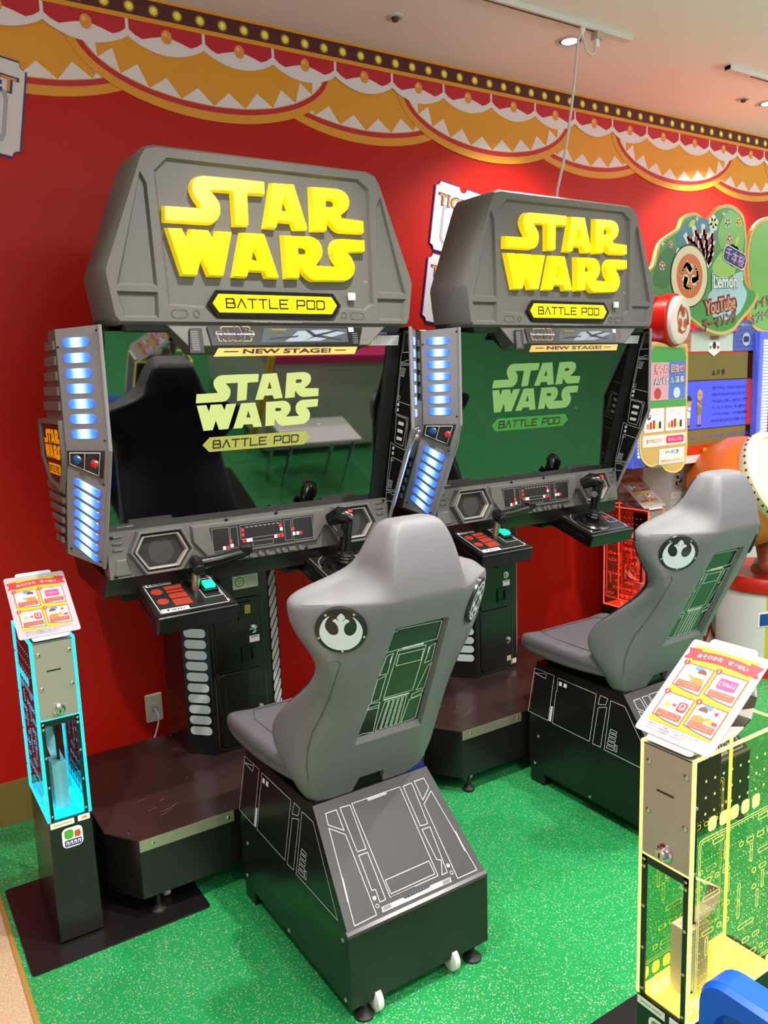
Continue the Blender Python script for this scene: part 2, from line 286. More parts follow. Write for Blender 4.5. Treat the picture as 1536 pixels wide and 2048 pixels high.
ART = {'LOGO':[[(-0.3217,2.111),(-0.2726,2.112),(-0.2169,2.1134),(-0.2199,2.1194),(-0.2282,2.1302),(-0.2353,2.1432),(-0.24,2.1552),(-0.2403,2.1666),(-0.2365,2.1783),(-0.2284,2.1895),(-0.2164,2.1979),(-0.2024,2.2014),(-0.1109,2.2032),(-0.0142,2.2034),(-0.0101,2.2001),(-0.011,2.1618),(-0.0665,2.1598),(-0.0681,2.0714),(-0.1172,2.068),(-0.1173,2.161),(-0.1795,2.1596),(-0.169,2.15),(-0.1593,2.1382),(-0.1537,2.127),(-0.1524,2.1122),(-0.1544,2.0971),(-0.1607,2.0849),(-0.1697,2.0746),(-0.1806,2.0691),(-0.1936,2.0676),(-0.3238,2.0657)],[(0.0102,2.2021),(0.0857,2.2049),(0.1274,2.0734),(0.0793,2.0702),(0.0712,2.09),(0.0262,2.0893),(0.0207,2.0692),(-0.0218,2.0693)],[(0.1404,2.2034),(0.1915,2.2054),(0.233,2.2063),(0.2496,2.2032),(0.2648,2.1965),(0.2742,2.1857),(0.2792,2.1699),(0.277,2.1545),(0.2693,2.141),(0.2574,2.1308),(0.2463,2.1241),(0.2479,2.1207),(0.2555,2.1197),(0.3273,2.1172),(0.3283,2.0749),(0.2433,2.073),(0.2293,2.0763),(0.2184,2.0825),(0.2065,2.0945),(0.1934,2.1086),(0.1935,2.0739),(0.1394,2.0703)],[(-0.3193,2.0532),(-0.2724,2.0548),(-0.2577,2.019),(-0.2505,2.0546),(-0.1945,2.0548),(-0.1793,2.0226),(-0.1718,2.0542),(-0.1205,2.0548),(-0.1564,1.9248),(-0.204,1.9241),(-0.2219,1.9732),(-0.2361,1.9239),(-0.2825,1.9233)],[(-0.0955,2.0549),(-0.0209,2.056),(0.0223,1.9257),(-0.024,1.925),(-0.0301,1.9427),(-0.077,1.9426),(-0.0832,1.9246),(-0.1298,1.9247)],[(0.0371,2.0558),(0.0891,2.0568),(0.1293,2.0582),(0.1454,2.0553),(0.1612,2.0464),(0.1715,2.032),(0.1755,2.0136),(0.1725,1.9983),(0.1634,1.9839),(0.1513,1.9719),(0.227,1.9711),(0.2176,1.9806),(0.2084,1.9942),(0.2031,2.0104),(0.2031,2.0279),(0.2103,2.0424),(0.2225,2.0525),(0.2397,2.058),(0.2825,2.0585),(0.3296,2.0585),(0.329,2.0182),(0.2647,2.0148),(0.2784,2.0012),(0.2877,1.9838),(0.2905,1.9671),(0.2847,1.9489),(0.2724,1.934),(0.2561,1.9256),(0.1341,1.9221),(0.1195,1.9285),(0.1066,1.9397),(0.0911,1.961),(0.0906,1.928),(0.0407,1.9262)],[(0.0495,2.1627),(0.0631,2.1253),(0.0413,2.1254)],[(0.195,2.1678),(0.2172,2.1685),(0.2267,2.165),(0.2277,2.1563),(0.2218,2.1505),(0.1935,2.1496)],[(-0.0561,2.0156),(-0.0415,1.9776),(-0.0642,1.9794)],[(0.0902,2.0209),(0.1124,2.021),(0.1216,2.0172),(0.1234,2.0097),(0.1168,2.0036),(0.0906,2.004)]],'MPANEL':[[(-0.3424,2.1971),(-0.3082,2.2303),(0.3033,2.2335),(0.337,2.2101),(0.3392,1.8629),(0.3142,1.8449),(0.2386,1.849),(0.1996,1.8094),(-0.1929,1.8125),(-0.2252,1.844),(-0.3001,1.8425),(-0.3411,1.8761)],[(-0.3719,2.1928),(-0.3664,2.1751),(-0.3588,1.8974),(-0.4767,1.8935)],[(-0.4758,1.8724),(-0.3576,1.8756),(-0.359,1.805),(-0.4768,1.7977)],[(0.3566,2.2004),(0.3651,2.1973),(0.4376,1.8974),(0.3584,1.9016)],[(0.3592,1.8753),(0.4439,1.8773),(0.4484,1.8079),(0.3614,1.8111)],[(-0.2116,1.8527),(-0.1875,1.8888),(0.2081,1.8873),(0.2341,1.8529),(0.2091,1.815),(-0.1912,1.8146)],[(-0.2101,1.8514),(-0.1866,1.8789),(0.1983,1.8754),(0.2246,1.8488),(0.1959,1.8273),(-0.1905,1.8247)],[(-0.1775,1.8649),(0.1997,1.8661),(0.1966,1.8405),(-0.1794,1.8391)],[(0.2612,1.8902),(0.2895,1.8902),(0.2903,1.8666),(0.2619,1.866)],[(-0.3194,1.8297),(-0.2677,1.8305),(-0.2692,1.8094),(-0.321,1.8089)],[(-0.2543,1.8294),(-0.2331,1.8297),(-0.2345,1.8098),(-0.2557,1.8096)],[(0.2331,1.8317),(0.2575,1.8321),(0.2565,1.8123),(0.2321,1.8121)],[(0.2687,1.8299),(0.3232,1.8307),(0.3224,1.8107),(0.2678,1.8101)],[(-0.0823,1.8028),(0.0869,1.8029),(0.0866,1.7968),(-0.0828,1.7954)]],'REAR':[[(-0.163,0.3025),(-0.1294,0.3028),(-0.1301,0.2451),(-0.1672,0.2726)],[(-0.1174,0.3041),(-0.0863,0.3023),(-0.0902,0.1811),(-0.1171,0.1825)],[(-0.0798,0.3039),(0.0794,0.3025),(0.0795,0.0487),(-0.0771,0.0475)],[(-0.0722,0.0908),(0.0716,0.0919),(0.0729,0.056),(-0.0713,0.0548)],[(0.09,0.3008),(0.1205,0.3017),(0.1155,0.1821),(0.0906,0.1841)],[(0.1302,0.3031),(0.1645,0.3026),(0.1666,0.2729),(0.1319,0.2465)],[(-0.1688,0.2636),(-0.1305,0.2337),(-0.131,0.0234),(-0.1981,0.0211)],[(-0.1172,0.1722),(-0.09,0.1716),(-0.0912,0.0479),(-0.1094,0.0476),(-0.1077,0.0799),(-0.1185,0.0809)],[(0.0907,0.1735),(0.1174,0.1725),(0.1102,0.0467),(0.0921,0.0467),(0.1083,0.0811),(0.0957,0.088)],[(0.1299,0.2352),(0.1693,0.262),(0.2003,0.0223),(0.1326,0.0222)],[(-0.0321,0.3033),(0.0327,0.3025),(0.0319,0.2957),(-0.0303,0.2953)],[(-0.185,0.1375),(-0.1812,0.1361),(-0.1897,0.0773),(-0.1939,0.0789)],[(-0.1109,0.0352),(-0.0446,0.035),(-0.0379,0.0297),(0.0391,0.0304),(0.0475,0.0346),(0.1129,0.0333),(0.1111,0.021),(-0.1136,0.0223)],[(0.1848,0.1362),(0.1894,0.1362),(0.1928,0.0784),(0.1885,0.0788)],[(-0.1197,0.0617),(0.1211,0.0619),(-0.12,0.0418),(0.1221,0.042)],[(-0.1066,0.0336),(-0.0829,0.0332),(-0.0845,0.0254),(-0.1084,0.025)],[(0.0853,0.0318),(0.1097,0.0319),(0.1077,0.0227),(0.0834,0.0226)],[(-0.0255,0.038),(0.0265,0.0374),(0.0247,0.0317),(-0.0266,0.0313)]],'SIDE':[[(-0.6702,0.2179),(-0.5626,0.2167),(-0.5696,0.0347),(-0.6813,0.0382)],[(-0.6669,0.1983),(-0.6066,0.1925),(-0.6004,0.2123)],[(-0.5426,0.2143),(-0.3484,0.2102),(-0.3568,0.0286),(-0.5468,0.0335),(-0.545,0.1579),(-0.5406,0.1626)],[(-0.3294,0.2114),(-0.294,0.2098),(-0.3009,0.1852),(-0.335,0.176)],[(-0.3331,0.1645),(-0.2943,0.1782),(-0.3032,0.0268),(-0.3413,0.0254)],[(-0.2805,0.2068),(-0.2161,0.2055),(-0.0552,0.0173),(-0.2861,0.0237)],[(-0.2667,0.107),(-0.2377,0.1054),(-0.2395,0.0968),(-0.2694,0.0968)],[(-0.2696,0.0915),(-0.2386,0.091),(-0.2403,0.0819),(-0.2712,0.0813)],[(-0.2715,0.0759),(-0.2404,0.0756),(-0.2421,0.0664),(-0.2731,0.0656)],[(-0.2733,0.0603),(-0.2412,0.0606),(-0.2429,0.0514),(-0.2749,0.05)],[(-0.2752,0.0446),(-0.2429,0.0451),(-0.2444,0.0345),(-0.2768,0.0343)],[(-0.2396,0.0578),(-0.2313,0.0583),(-0.2297,0.0353),(-0.2382,0.0351)],[(-0.5636,0.0953),(-0.5521,0.0974),(-0.555,0.0355),(-0.5671,0.0358)],[(-0.533,0.2027),(-0.5189,0.2027),(-0.5189,0.1874),(-0.5343,0.1869)],[(-0.5088,0.2029),(-0.4936,0.2028),(-0.4937,0.1876),(-0.5101,0.1877)]],'BACK':[[(-0.0761,0.2892),(-0.0299,0.2923),(0.0266,0.2936),(0.0759,0.2947),(0.0731,0.3553),(0.0628,0.3567),(-0.0621,0.361),(-0.0634,0.3554),(-0.0732,0.3556)],[(-0.0423,0.2865),(0.0455,0.2822),(0.0473,0.1232),(0.0097,0.124),(-0.0442,0.1237)],[(-0.0356,0.2716),(0.0419,0.2706),(0.0431,0.2321),(-0.0339,0.2335)],[(-0.0733,0.278),(-0.055,0.282),(-0.0551,0.2132),(-0.0793,0.2142)],[(-0.081,0.1989),(-0.0573,0.2088),(-0.0565,0.1225),(-0.0823,0.1193)],[(0.0612,0.2748),(0.0761,0.2802),(0.0808,0.2193),(0.0595,0.2163)],[(0.074,0.2016),(0.0829,0.2121),(0.0859,0.1196),(0.0604,0.1197)],[(0.05,0.1074),(0.0848,0.1132),(0.0837,0.0998),(0.0519,0.0917)],[(0.0853,0.0944),(0.0895,0.0062),(0.0792,0.0026),(0.0426,0.0015),(0.0463,0.0881)],[(-0.0832,0.0996),(-0.0521,0.1023),(-0.0533,0.0933),(-0.0864,0.094)],[(-0.0848,0.1154),(-0.0525,0.1131),(-0.0464,-0.0012),(-0.0827,0.0055),(-0.0958,-0.0001)],[(-0.0359,0.1089),(-0.0242,0.1083),(-0.0262,0.0005),(-0.0396,-0.0002)],[(-0.0203,0.109),(-0.0096,0.1081),(-0.0105,0.0018),(-0.0221,0.0004)],[(-0.005,0.1086),(0.0049,0.1087),(0.0065,0.0004),(-0.0057,0.0014)],[(0.0091,0.1087),(0.0185,0.109),(0.022,0.0012),(0.0112,0.0009)],[(0.0231,0.1095),(0.0327,0.109),(0.0378,0.0011),(0.0269,0.0008)],[(-0.0306,0.2949),(0.0356,0.2924),(0.0355,0.2868),(-0.03,0.2886)],[(-0.0444,0.1198),(0.038,0.1181),(0.039,0.1124),(-0.0434,0.1134)],[(-0.0584,0.2737),(-0.0546,0.2739),(-0.055,0.2498),(-0.0592,0.251)],[(0.0558,0.2731),(0.0603,0.2737),(0.0613,0.2506),(0.0579,0.2503)],[(-0.077,0.366),(0.0734,0.3656),(0.099,-0.0008),(-0.0985,-0.0004)]],'WING':[[(0.1557,0.3758),(0.1942,0.3757),(0.1944,0.2773),(0.1649,0.2784),(0.1582,0.2739),(0.1286,0.2735)],[(0.1632,0.3699),(0.1876,0.3698),(0.1875,0.3053),(0.1435,0.3054)],[(0.129,0.2687),(0.1939,0.2665),(0.1912,0.1229),(0.1912,0.0585),(0.1708,-0.0262),(0.1393,-0.0849),(0.0883,-0.1877),(0.0463,-0.189),(0.0107,-0.1873),(0.0534,-0.0084),(0.0737,-0.0178),(0.1394,-0.0324),(0.1664,0.0801),(0.0885,0.0962)],[(0.1333,0.263),(0.1859,0.2614),(0.1848,0.1229),(0.1065,0.139)],[(0.0573,-0.0614),(0.137,-0.0793),(0.0865,-0.182),(0.0182,-0.1826)],[(0.0936,0.0899),(0.1518,0.0779),(0.1578,0.0669),(0.1281,-0.0189),(0.0777,-0.008)],[(0.1394,0.2537),(0.1588,0.2495),(0.1566,0.244),(0.1371,0.2482)],[(0.1368,0.2427),(0.1537,0.2386),(0.1515,0.2332),(0.1339,0.2373)],[(0.1323,0.2318),(0.1492,0.2277),(0.1476,0.223),(0.1294,0.2271)],[(0.0325,-0.1468),(0.0556,-0.1495),(0.0532,-0.1544),(0.0307,-0.1517)],[(0.0304,-0.1576),(0.0515,-0.1597),(0.0498,-0.165),(0.0279,-0.163)],[(0.0276,-0.1678),(0.0474,-0.17),(0.0449,-0.1761),(0.0251,-0.174)],[(0.0102,-0.1954),(0.0424,-0.1942),(0.0492,-0.1994),(0.0793,-0.1992),(0.0204,-0.2999)],[(0.0076,-0.2257),(0.0569,-0.2252),(0.0212,-0.2877)],[(0.1075,0.1578),(0.1209,0.1578),(0.1183,0.1454),(0.1048,0.1454)],[(0.0537,-0.0628),(0.0677,-0.0619),(0.0635,-0.0746),(0.0494,-0.0755)],[(0.1028,0.1334),(0.1149,0.1327),(0.1122,0.1214),(0.0994,0.122)],[(0.099,0.1145),(0.1105,0.1139),(0.1079,0.1033),(0.0963,0.1031)],[(0.063,-0.0234),(0.0754,-0.0235),(0.0727,-0.0345),(0.0602,-0.0344)],[(0.0598,-0.0418),(0.0709,-0.0419),(0.0682,-0.0529),(0.0563,-0.0536)],[(0.1073,0.0693),(0.1392,0.0637),(0.1359,0.0513),(0.1026,0.0571)],[(0.0997,0.0426),(0.1311,0.0368),(0.1278,0.0246),(0.0957,0.0302)],[(0.0921,0.0156),(0.1243,0.0101),(0.121,-0.0014),(0.0887,0.0032)]],'SSIGN':[[(-0.1546,0.1339),(0.0476,0.1384),(0.0901,0.0757),(0.0672,-0.0554),(0.0371,-0.0568),(-0.1425,-0.048),(-0.1736,-0.0421),(-0.2062,0.0324)],[(-0.1311,0.1262),(0.0287,0.1237),(0.0788,0.0765),(0.0555,-0.042),(-0.1243,-0.0381),(-0.1668,0.0135),(-0.1629,0.0628)],[(-0.1191,0.1162),(0.098,0.1129),(0.0563,0.0131),(-0.1597,0.014)],[(-0.131,0.0032),(0.054,0.0012),(0.0554,-0.0288),(-0.1326,-0.0276)]],'EMB':[[(-0.389,0.698),(-0.587,0.565),(-0.746,0.302),(-0.825,-0.02),(-0.752,-0.383),(-0.521,-0.685),(-0.224,-0.835),(0.007,-0.859),(0.271,-0.827),(0.568,-0.625),(0.749,-0.343),(0.825,0.02),(0.733,0.343),(0.568,0.565),(0.475,0.617),(0.568,0.464),(0.611,0.262),(0.584,0.06),(0.502,-0.101),(0.337,-0.202),(0.188,-0.141),(0.122,0.02),(0.139,0.202),(0.221,0.343),(0.353,0.435),(0.254,0.544),(0.155,0.512),(0.099,0.431),(0.112,0.504),(0.198,0.605),(0.056,0.806),(-0.119,0.625),(-0.076,0.512),(-0.066,0.444),(-0.109,0.512),(-0.191,0.573),(-0.29,0.464),(-0.208,0.411),(-0.125,0.262),(-0.092,0.101),(-0.125,-0.081),(-0.257,-0.153),(-0.422,-0.101),(-0.554,0.101),(-0.587,0.282),(-0.521,0.504)]],'FR':{'MARQ':[(1.115,2.28,0.0),(1.0,0.0,0.0),(0.0,0.0,1.0)],'REAR':[(1.115,1.6,0.247),(1.0,0.0,0.0),(0.0,0.68574,0.72785)],'SIDE':[(0.891,1.6,0.247),(0.0,-1.0,0.0),(0.13913,0.0,0.99027)],'BACK':[(1.115,1.737,0.696),(1.0,0.0,0.0),(0.0,-0.43951,0.89824)],'WING':[(1.62,2.5,1.4),(0.0,-1.0,0.0),(0.0,0.0,1.0)],'SSIGN':[(0.493,2.5,1.4),(0.0,-1.0,0.0),(0.0,0.0,1.0)]}}
# ---------------------------------------------------------------- the setting
XC = 1.115
def structure(mb, name, parent=None, **k):
    o = mb.build(name, parent, **k); o['kind'] = 'structure'; return o
b = MB(); b.box(.235, 9, -6, WALL, -.03, 0, floor_mat()); tag(structure(b, 'floor'), 'green glitter vinyl floor under the arcade machines', 'floor')
CARPET = speckle_mat('beige_carpet', 'a88a6c', 'c2a68a', .9, 160)
b = MB(); b.box(-4, .222, -6, WALL, -.03, 0, CARPET); tag(structure(b, 'floor_carpet'), 'beige speckled walkway floor left of the green vinyl', 'floor')
b = MB(); b.box(.222, .235, -6, WALL, -.03, .004, M('wood_edge', 'a07838', .5)); tag(structure(b, 'trim_1'), 'thin wooden edge strip between beige and green floors', 'trim')
b = MB(); b.box(-4, 9, -6, WALL + .1, CEIL, CEIL + .05, M('ceiling_paint', 'efe9e6', .8)); tag(structure(b, 'ceiling'), 'pale pinkish white plain ceiling', 'ceiling')
b = MB(); b.box(-4, 9, WALL, WALL + .1, -.03, CEIL, M('red_wall_film', 'b4180c', .42, ior=1.3)); tag(structure(b, 'wall_back'), 'glossy red wall behind the arcade machines', 'wall')
b = MB(); b.box(-4, 9, WALL - .012, WALL, 0, .168, M('olive_baseboard', '7d6a34', .5)); tag(structure(b, 'baseboard_back'), 'olive brown baseboard along the red wall', 'baseboard')

# printed circus valance along the top of the wall
ORG = M('valance_gold', 'd8941a', .5); VRED = M('valance_red', 'b81224', .5); VWH = M('valance_white', 'dcd6d8', .5); VBR = M('valance_brown', '4e1418', .5); VOL = M('valance_bulb_rim', '8a6a1c', .5); VYE = M('valance_bulb', 'e8d840', .4); VSP = M('valance_bulb_core', 'fff49a', .4); VBD = M('valance_bead', 'd89038', .4)
F = FX((0, WALL, 0)); mb = MB(); st = .0006
def arc(c, a, bb, z0=2.90, zt=2.93, n=28):
    return [(c - a, zt)] + [(c - a * math.cos(math.pi * i / n), z0 - bb * math.sin(math.pi * i / n)) for i in range(n + 1)] + [(c + a, zt)]
def swag(c, h):
    mb.poly(F, arc(c, .555, .262), h, ORG); mb.poly(F, arc(c, .525, .228), h + st, VRED); mb.poly(F, arc(c, .505, .208), h + 2 * st, ORG)
    N = 10; ph = [R(14 + 152 * i / N) for i in range(N + 1)]
    for i in range(N):
        p0 = (c - .503 * math.cos(ph[i]), 2.90 - .206 * math.sin(ph[i])); p1 = (c - .503 * math.cos(ph[i + 1]), 2.90 - .206 * math.sin(ph[i + 1]))
        m = ((p0[0] + p1[0]) / 2, (p0[1] + p1[1]) / 2); t = (ph[i] + ph[i + 1]) / 2
        ap = (m[0] + .02 * math.cos(t), m[1] + .052 + .012 * abs(math.cos(t)))
        mb.poly(F, [p0, p1, ap], h + 3 * st, VWH)
for c in (-2.21, -.79, .63, 2.05, 3.46, 4.87, 6.29, 7.7): swag(c, st)
for c in (-1.5, -.08, 1.345, 2.77, 4.17, 5.58, 7.0): swag(c, 6 * st)
DIV = [.727, 1.022, 1.316, 1.61, 1.901, 2.191, 2.479, 2.766, 3.053, 3.335, 3.619, 3.899, 4.181, 4.459, 4.734]
DIV = [.727 - .295 * k for k in range(9, 0, -1)] + DIV + [4.734 + .28 * k for k in range(1, 12)]
for a, c in zip(DIV, DIV[1:]):
    w = c - a; h = 11 * st; N = 14
    low = [(a + w * i / N, 2.890 - .045 * math.sin(math.pi * i / N) ** .8) for i in range(N + 1)]
    mb.poly(F, low + [(c, 2.95), (a, 2.95)], h, VWH)
    wave = [(0, 2.914), (.08, 2.898), (.17, 2.888), (.3, 2.899), (.44, 2.909), (.56, 2.909), (.7, 2.899), (.83, 2.888), (.92, 2.898), (1, 2.914)]
    mb.poly(F, [(a + .006 + (w - .012) * t, z) for t, z in wave] + [(c - .006, 2.95), (a + .006, 2.95)], h + st, VRED)
    mb.disc(F, (a + c) / 2, 2.911, .021, h + 2 * st, VBD, 18, .025); mb.disc(F, (a + c) / 2 - .006, 2.919, .008, h + 3 * st, M('valance_bead_spot', 'ecb868', .4), 12)
h = 14 * st
mb.poly(F, rect(-4, 9, 2.949, 2.966), h, ORG); mb.poly(F, rect(-4, 9, 2.966, 3.026), h, VBR); mb.poly(F, rect(-4, 9, 3.026, 3.037), h, ORG)
for k in range(-40, 80):
    x = 1.125 + .0905 * k
    mb.disc(F, x, 2.993, .021, h + st, VOL, 14); mb.disc(F, x, 2.993, .015, h + 2 * st, VYE, 14); mb.disc(F, x, 2.994, .006, h + 3 * st, VSP, 10)
wall = bpy.data.objects['wall_back']
tag(structure(mb, 'trim_2', smooth=0), 'printed gold and white circus curtain border along the wall top', 'wall border')

# ---------------------------------------------------------------- things on wall and ceiling
def rotf(p, a, c): return (c[0] + p[0] * math.cos(a) - p[1] * math.sin(a), c[1] + p[0] * math.sin(a) + p[1] * math.cos(a))
DIG = {'3': ['.###.', '#...#', '....#', '..##.', '....#', '#...#', '.###.'], '0': ['.###.', '#...#', '#...#', '#...#', '#...#', '#...#', '.###.'], '2': ['.###.', '#...#', '....#', '..##.', '.#...', '#....', '#####']}
def ticket(name, cx, cz, w, hh, ang, digit, label):
    base = thing(name, (cx, WALL - .004, cz), label, 'wall sign', 'ticket shaped wall signs')
    F0 = FX((cx, WALL - .001, cz)); ca, sa = math.cos(ang), math.sin(ang)
    F = FRM(F0[0], (ca, 0, sa), (-sa, 0, ca))
    def outline(d):
        n = .028; x, z = w / 2 - d, hh / 2 - d; P = []
        for (sx, sz, a) in ((1, 1, 270), (-1, 1, 0), (-1, -1, 90), (1, -1, 180)):
            cxx, czz = sx * x, sz * z
            for i in range(5):
                t = R(a - 90 * i / 4) if False else R({270: 270, 0: 0, 90: 90, 180: 180}[a] - 90 * i / 4)
                P.append((cxx + (n - d) * math.cos(t), czz + (n - d) * math.sin(t)))
            if (sx, sz) == (1, 1):
                P += [(.022 * math.cos(R(360 - 180 * i / 6)), z - .022 * math.sin(R(180 * i / 6))) for i in range(7)]
            if (sx, sz) == (-1, -1):
                P += [(-.022 * math.cos(R(180 * i / 6)), -z + .022 * math.sin(R(180 * i / 6))) for i in range(7)]
        return P
    m = MB(); m.extr(F, outline(0), 0, .005, NAVY); m.poly(F, outline(.006), .0056, M('ticket_white', 'd2d0d4', .5))
    m.build('ticket_board', base, smooth=0)
    m = MB()
    m.text(F, 'TICKET', 0, hh / 2 - .085, w=w * .86, ht=.060, h=.0063, mat=NAVY, bold=.05); m.text(F, 'TICKET', 0, hh / 2 - .085, w=w * .81, ht=.050, h=.007, mat=ORANGE, bold=.015)
    m.poly(F, rrect(-.112, .112, -.125, .062, .03, 2), .0062, M('ticket_grey', '98a4b4', .5)); m.poly(F, rrect(-.098, .098, -.112, .049, .025, 2), .0067, M('ticket_white', '', .5))
    px = .0235
    for r_, row in enumerate(DIG[digit]):
        for c_, ch in enumerate(row):
            if ch == '#': m.poly(F, rect(-.059 + c_ * px, -.059 + (c_ + 1) * px, .034 - (r_ + 1) * px, .034 - r_ * px), .0073, ORANGE)
    m.build('ticket_print', base, smooth=0)
ta = -.165
ticket('ticket_sign', 2.56, 2.345, .33, .325, ta, '3', 'upper white ticket shaped wall sign partly hidden by the farther cabinet')
ticket('ticket_sign', 2.505, 2.015, .33, .325, ta, '3', 'lower white ticket shaped wall sign behind the farther cabinet')
ticket('ticket_sign', .475, 2.60, .33, .325, ta, '0', 'white ticket shaped wall sign cut off near the beige walkway side')
# outlet
t = thing('wall_outlet', (.915, WALL, .316), 'cream wall outlet plate on red wall with a white network cable', 'wall outlet')
F = FX((.915, WALL, .316)); m = MB(); m.extr(F, rrect(-.035, .035, -.06, .06, .006), 0, .008, M('outlet_cream', 'd8d2bc', .4), inset=.004); m.build('cover_plate', t)
m = MB(); m.extr(F, rect(-.012, .012, -.014, .008), .008, .010, M('socket_grey', 'a09c90', .5)); m.poly(F, rect(-.014, .014, .012, .014), .0086, WHITE); m.poly(F, rect(-.008, .008, .02, .027), .0086, WHITE); m.build('socket', t)
m = MB(); m.box(.91, .92, WALL - .03, WALL - .009, .305, .316, M('blue_plug', '9cc4e8', .3)); m.build('plug', t)
m = MB(); m.tube([(.915, WALL - .03, .31), (.918, WALL - .045, .295), (.912, WALL - .05, .26), (.895, WALL - .055, .22), (.87, WALL - .06, .17), (.86, WALL - .07, .1), (.86, WALL - .07, .02)], .003, WHITE, 8); tag(m.build('network_cable'), 'thin white network cable hanging from the wall outlet', 'cable')
# ceiling fixtures
RIM = M('downlight_rim', 'c8c4c2', .4)
def downlight(x, y, label, lamp=True):
    t = thing('downlight', (x, y, CEIL), label, 'ceiling light')
    m = MB(); m.lathe((x, y, CEIL), (0, 0, -1), [(.060, 0), (.060, .004), (.05, .006), (.046, -.01), (.03, -.02), (.01, -.02)], RIM, 28); m.build('rim', t)
    m = MB(); m.disc(FRM((x, y, CEIL), (1, 0, 0), (0, -1, 0)), 0, 0, .046, .003, M('dark_baffle', '3a3634', .4), 24, r0=.036); m.build('baffle', t, smooth=0)
    m = MB(); m.disc(FRM((x, y, CEIL), (1, 0, 0), (0, -1, 0)), 0, 0, .036, .004, M('lamp_lens', 'ffffff', .3, emis='fff6ea', es=9), 24); m.build('lens', t, smooth=0)
for i, (lx, ly) in enumerate(DOWNLIGHTS):
    if ly > 1: downlight(lx, ly, ['round recessed downlight lit beside the ceiling cable', 'round downlight above the space in front of the cabinets', 'round downlight above the seat of the farther machine', 'round downlight over the beige walkway', 'round recessed downlight at the picture edge above the drum game', '', '', 'round downlight in front of the drum game'][i])
def nozzle(x, y, label):
    t = thing('ceiling_nozzle', (x, y, CEIL), label, 'ceiling fitting')
    m = MB(); m.lathe((x, y, CEIL), (0, 0, -1), [(.036, 0), (.034, .004), (.022, .006), (.02, .002)], RIM, 20); m.build('flange', t)
    m = MB(); m.lathe((x, y, CEIL), (0, 0, -1), [(.014, .002), (.012, .016), (.006, .018)], M('nozzle_brown', '5a4a3c', .4, metal=.6), 14); m.build('head', t)
nozzle(2.008, 2.889, 'small round ceiling fitting alone above the nearer cabinet'); nozzle(4.229, 2.824, 'small round ceiling fitting past the ceiling rail')
def rail(x0, x1, y, label, slot0, slot1, endbox):
    t = thing('ceiling_rail', (x0, y, CEIL), label, 'ceiling rail'); wt = M('rail_white', 'd6cfca', .5)
    m = MB(); m.box(x0, x1, y - .017, y + .017, CEIL - .022, CEIL, wt); m.build('track', t, bevel=.002)
    m = MB(); m.box(slot0, slot1, y - .004, y + .004, CEIL - .0228, CEIL - .0215, DARK); m.build('slot', t)
    m = MB(); m.box(endbox - .09, endbox + .09, y - .0185, y + .0185, CEIL - .0245, CEIL, wt); m.build('end_feed', t, bevel=.003)
rail(1.2, 3.006, 2.56, 'white ceiling track rail ending above the farther cabinet', 1.2, 2.80, 2.915)
rail(3.70, 5.4, 2.56, 'white ceiling track rail starting beyond the hanging cable', 3.88, 5.4, 3.79)
t = thing('power_cable', (2.69, 2.56, CEIL - .03), 'white power cable hanging from ceiling rail to the farther cabinet', 'cable')
WC = M('cable_white', 'cfcac4', .5)
m = MB(); m.tube([(2.795, 2.56, CEIL - .08), (2.793, 2.56, CEIL - .10), (2.77, 2.56, CEIL - .115), (2.742, 2.56, CEIL - .105), (2.722, 2.56, CEIL - .06), (2.705, 2.56, CEIL - .045), (2.693, 2.56, CEIL - .07), (2.684, 2.56, 2.90), (2.672, 2.56, 2.80), (2.655, 2.56, 2.70), (2.635, 2.56, 2.59), (2.607, 2.56, 2.47), (2.575, 2.56, 2.37), (2.555, 2.55, 2.30), (2.545, 2.53, 2.26)], .0055, WC, 8); m.build('cord', t)
m = MB(); m.box(2.785, 2.825, 2.54, 2.58, CEIL - .052, CEIL - .02, M('adaptor_beige', 'b8ac98', .5)); m.box(2.787, 2.809, 2.548, 2.572, CEIL - .082, CEIL - .05, WHITE); m.build('plug_adaptor', t, bevel=.004)
m = MB(); m.lathe((2.715, 2.56, CEIL - .02), (0, 0, -1), [(.013, 0), (.013, .016), (.008, .02), (.008, .03)], WHITE, 14); m.build('cable_clamp', t)
# floor mats
MATB = M('black_mat', '171314', .35)
def mat_(x0, x1, y0, y1, label):
    m = MB(); m.extr(FT((0, 0, 0)), rrect(x0, x1, y0, y1, .012), .0005, .006, MATB); tag(m.build('floor_mat'), label, 'floor mat')
mat_(.250, .775, 2.268, 2.745, 'black floor plate under the cyan ticket dispenser')
mat_(1.16, 1.95, .62, 1.255, 'black floor plate under the yellow ticket dispenser')
# ---------------------------------------------------------------- arcade cabinet
def fr(k): o, ex, ey = ART['FR'][k]; return FRM(o, ex, ey)
LG = ART['LOGO']
LOGO_SHAPES = [(LG[0], []), (LG[1], [LG[6]]), (LG[2], [LG[7]]), (LG[3], []), (LG[4], [LG[8]]), (LG[5], [LG[9]])]
def logo(mb, F, cx, cz, w, mat, h=.001, shear=0, h0=None, inset=0, hh=None):
    s = w / .6535; t = (hh / .2842) if hh else s; mp = lambda l: [(cx + (a - .003) * s + (b - 2.064) * s * shear, cz + (b - 2.064) * t) for a, b in l]
    for o, hs in LOGO_SHAPES:
        if h0 is None: mb.poly(F, mp(o), h, mat, [mp(x) for x in hs])
        else: mb.extr(F, mp(o), h0, h, mat, [mp(x) for x in hs], inset=inset)
SCR_N = Vector((0, -math.cos(R(15)), -math.sin(R(15))))
def scr(x, z, d=0): return Vector((x, 2.44 - (z - 1.45) * math.tan(R(15)), z)) + SCR_N * d
FSCR = FRM(scr(XC, 1.45), (1, 0, 0), (0, -math.sin(R(15)), math.cos(R(15))))
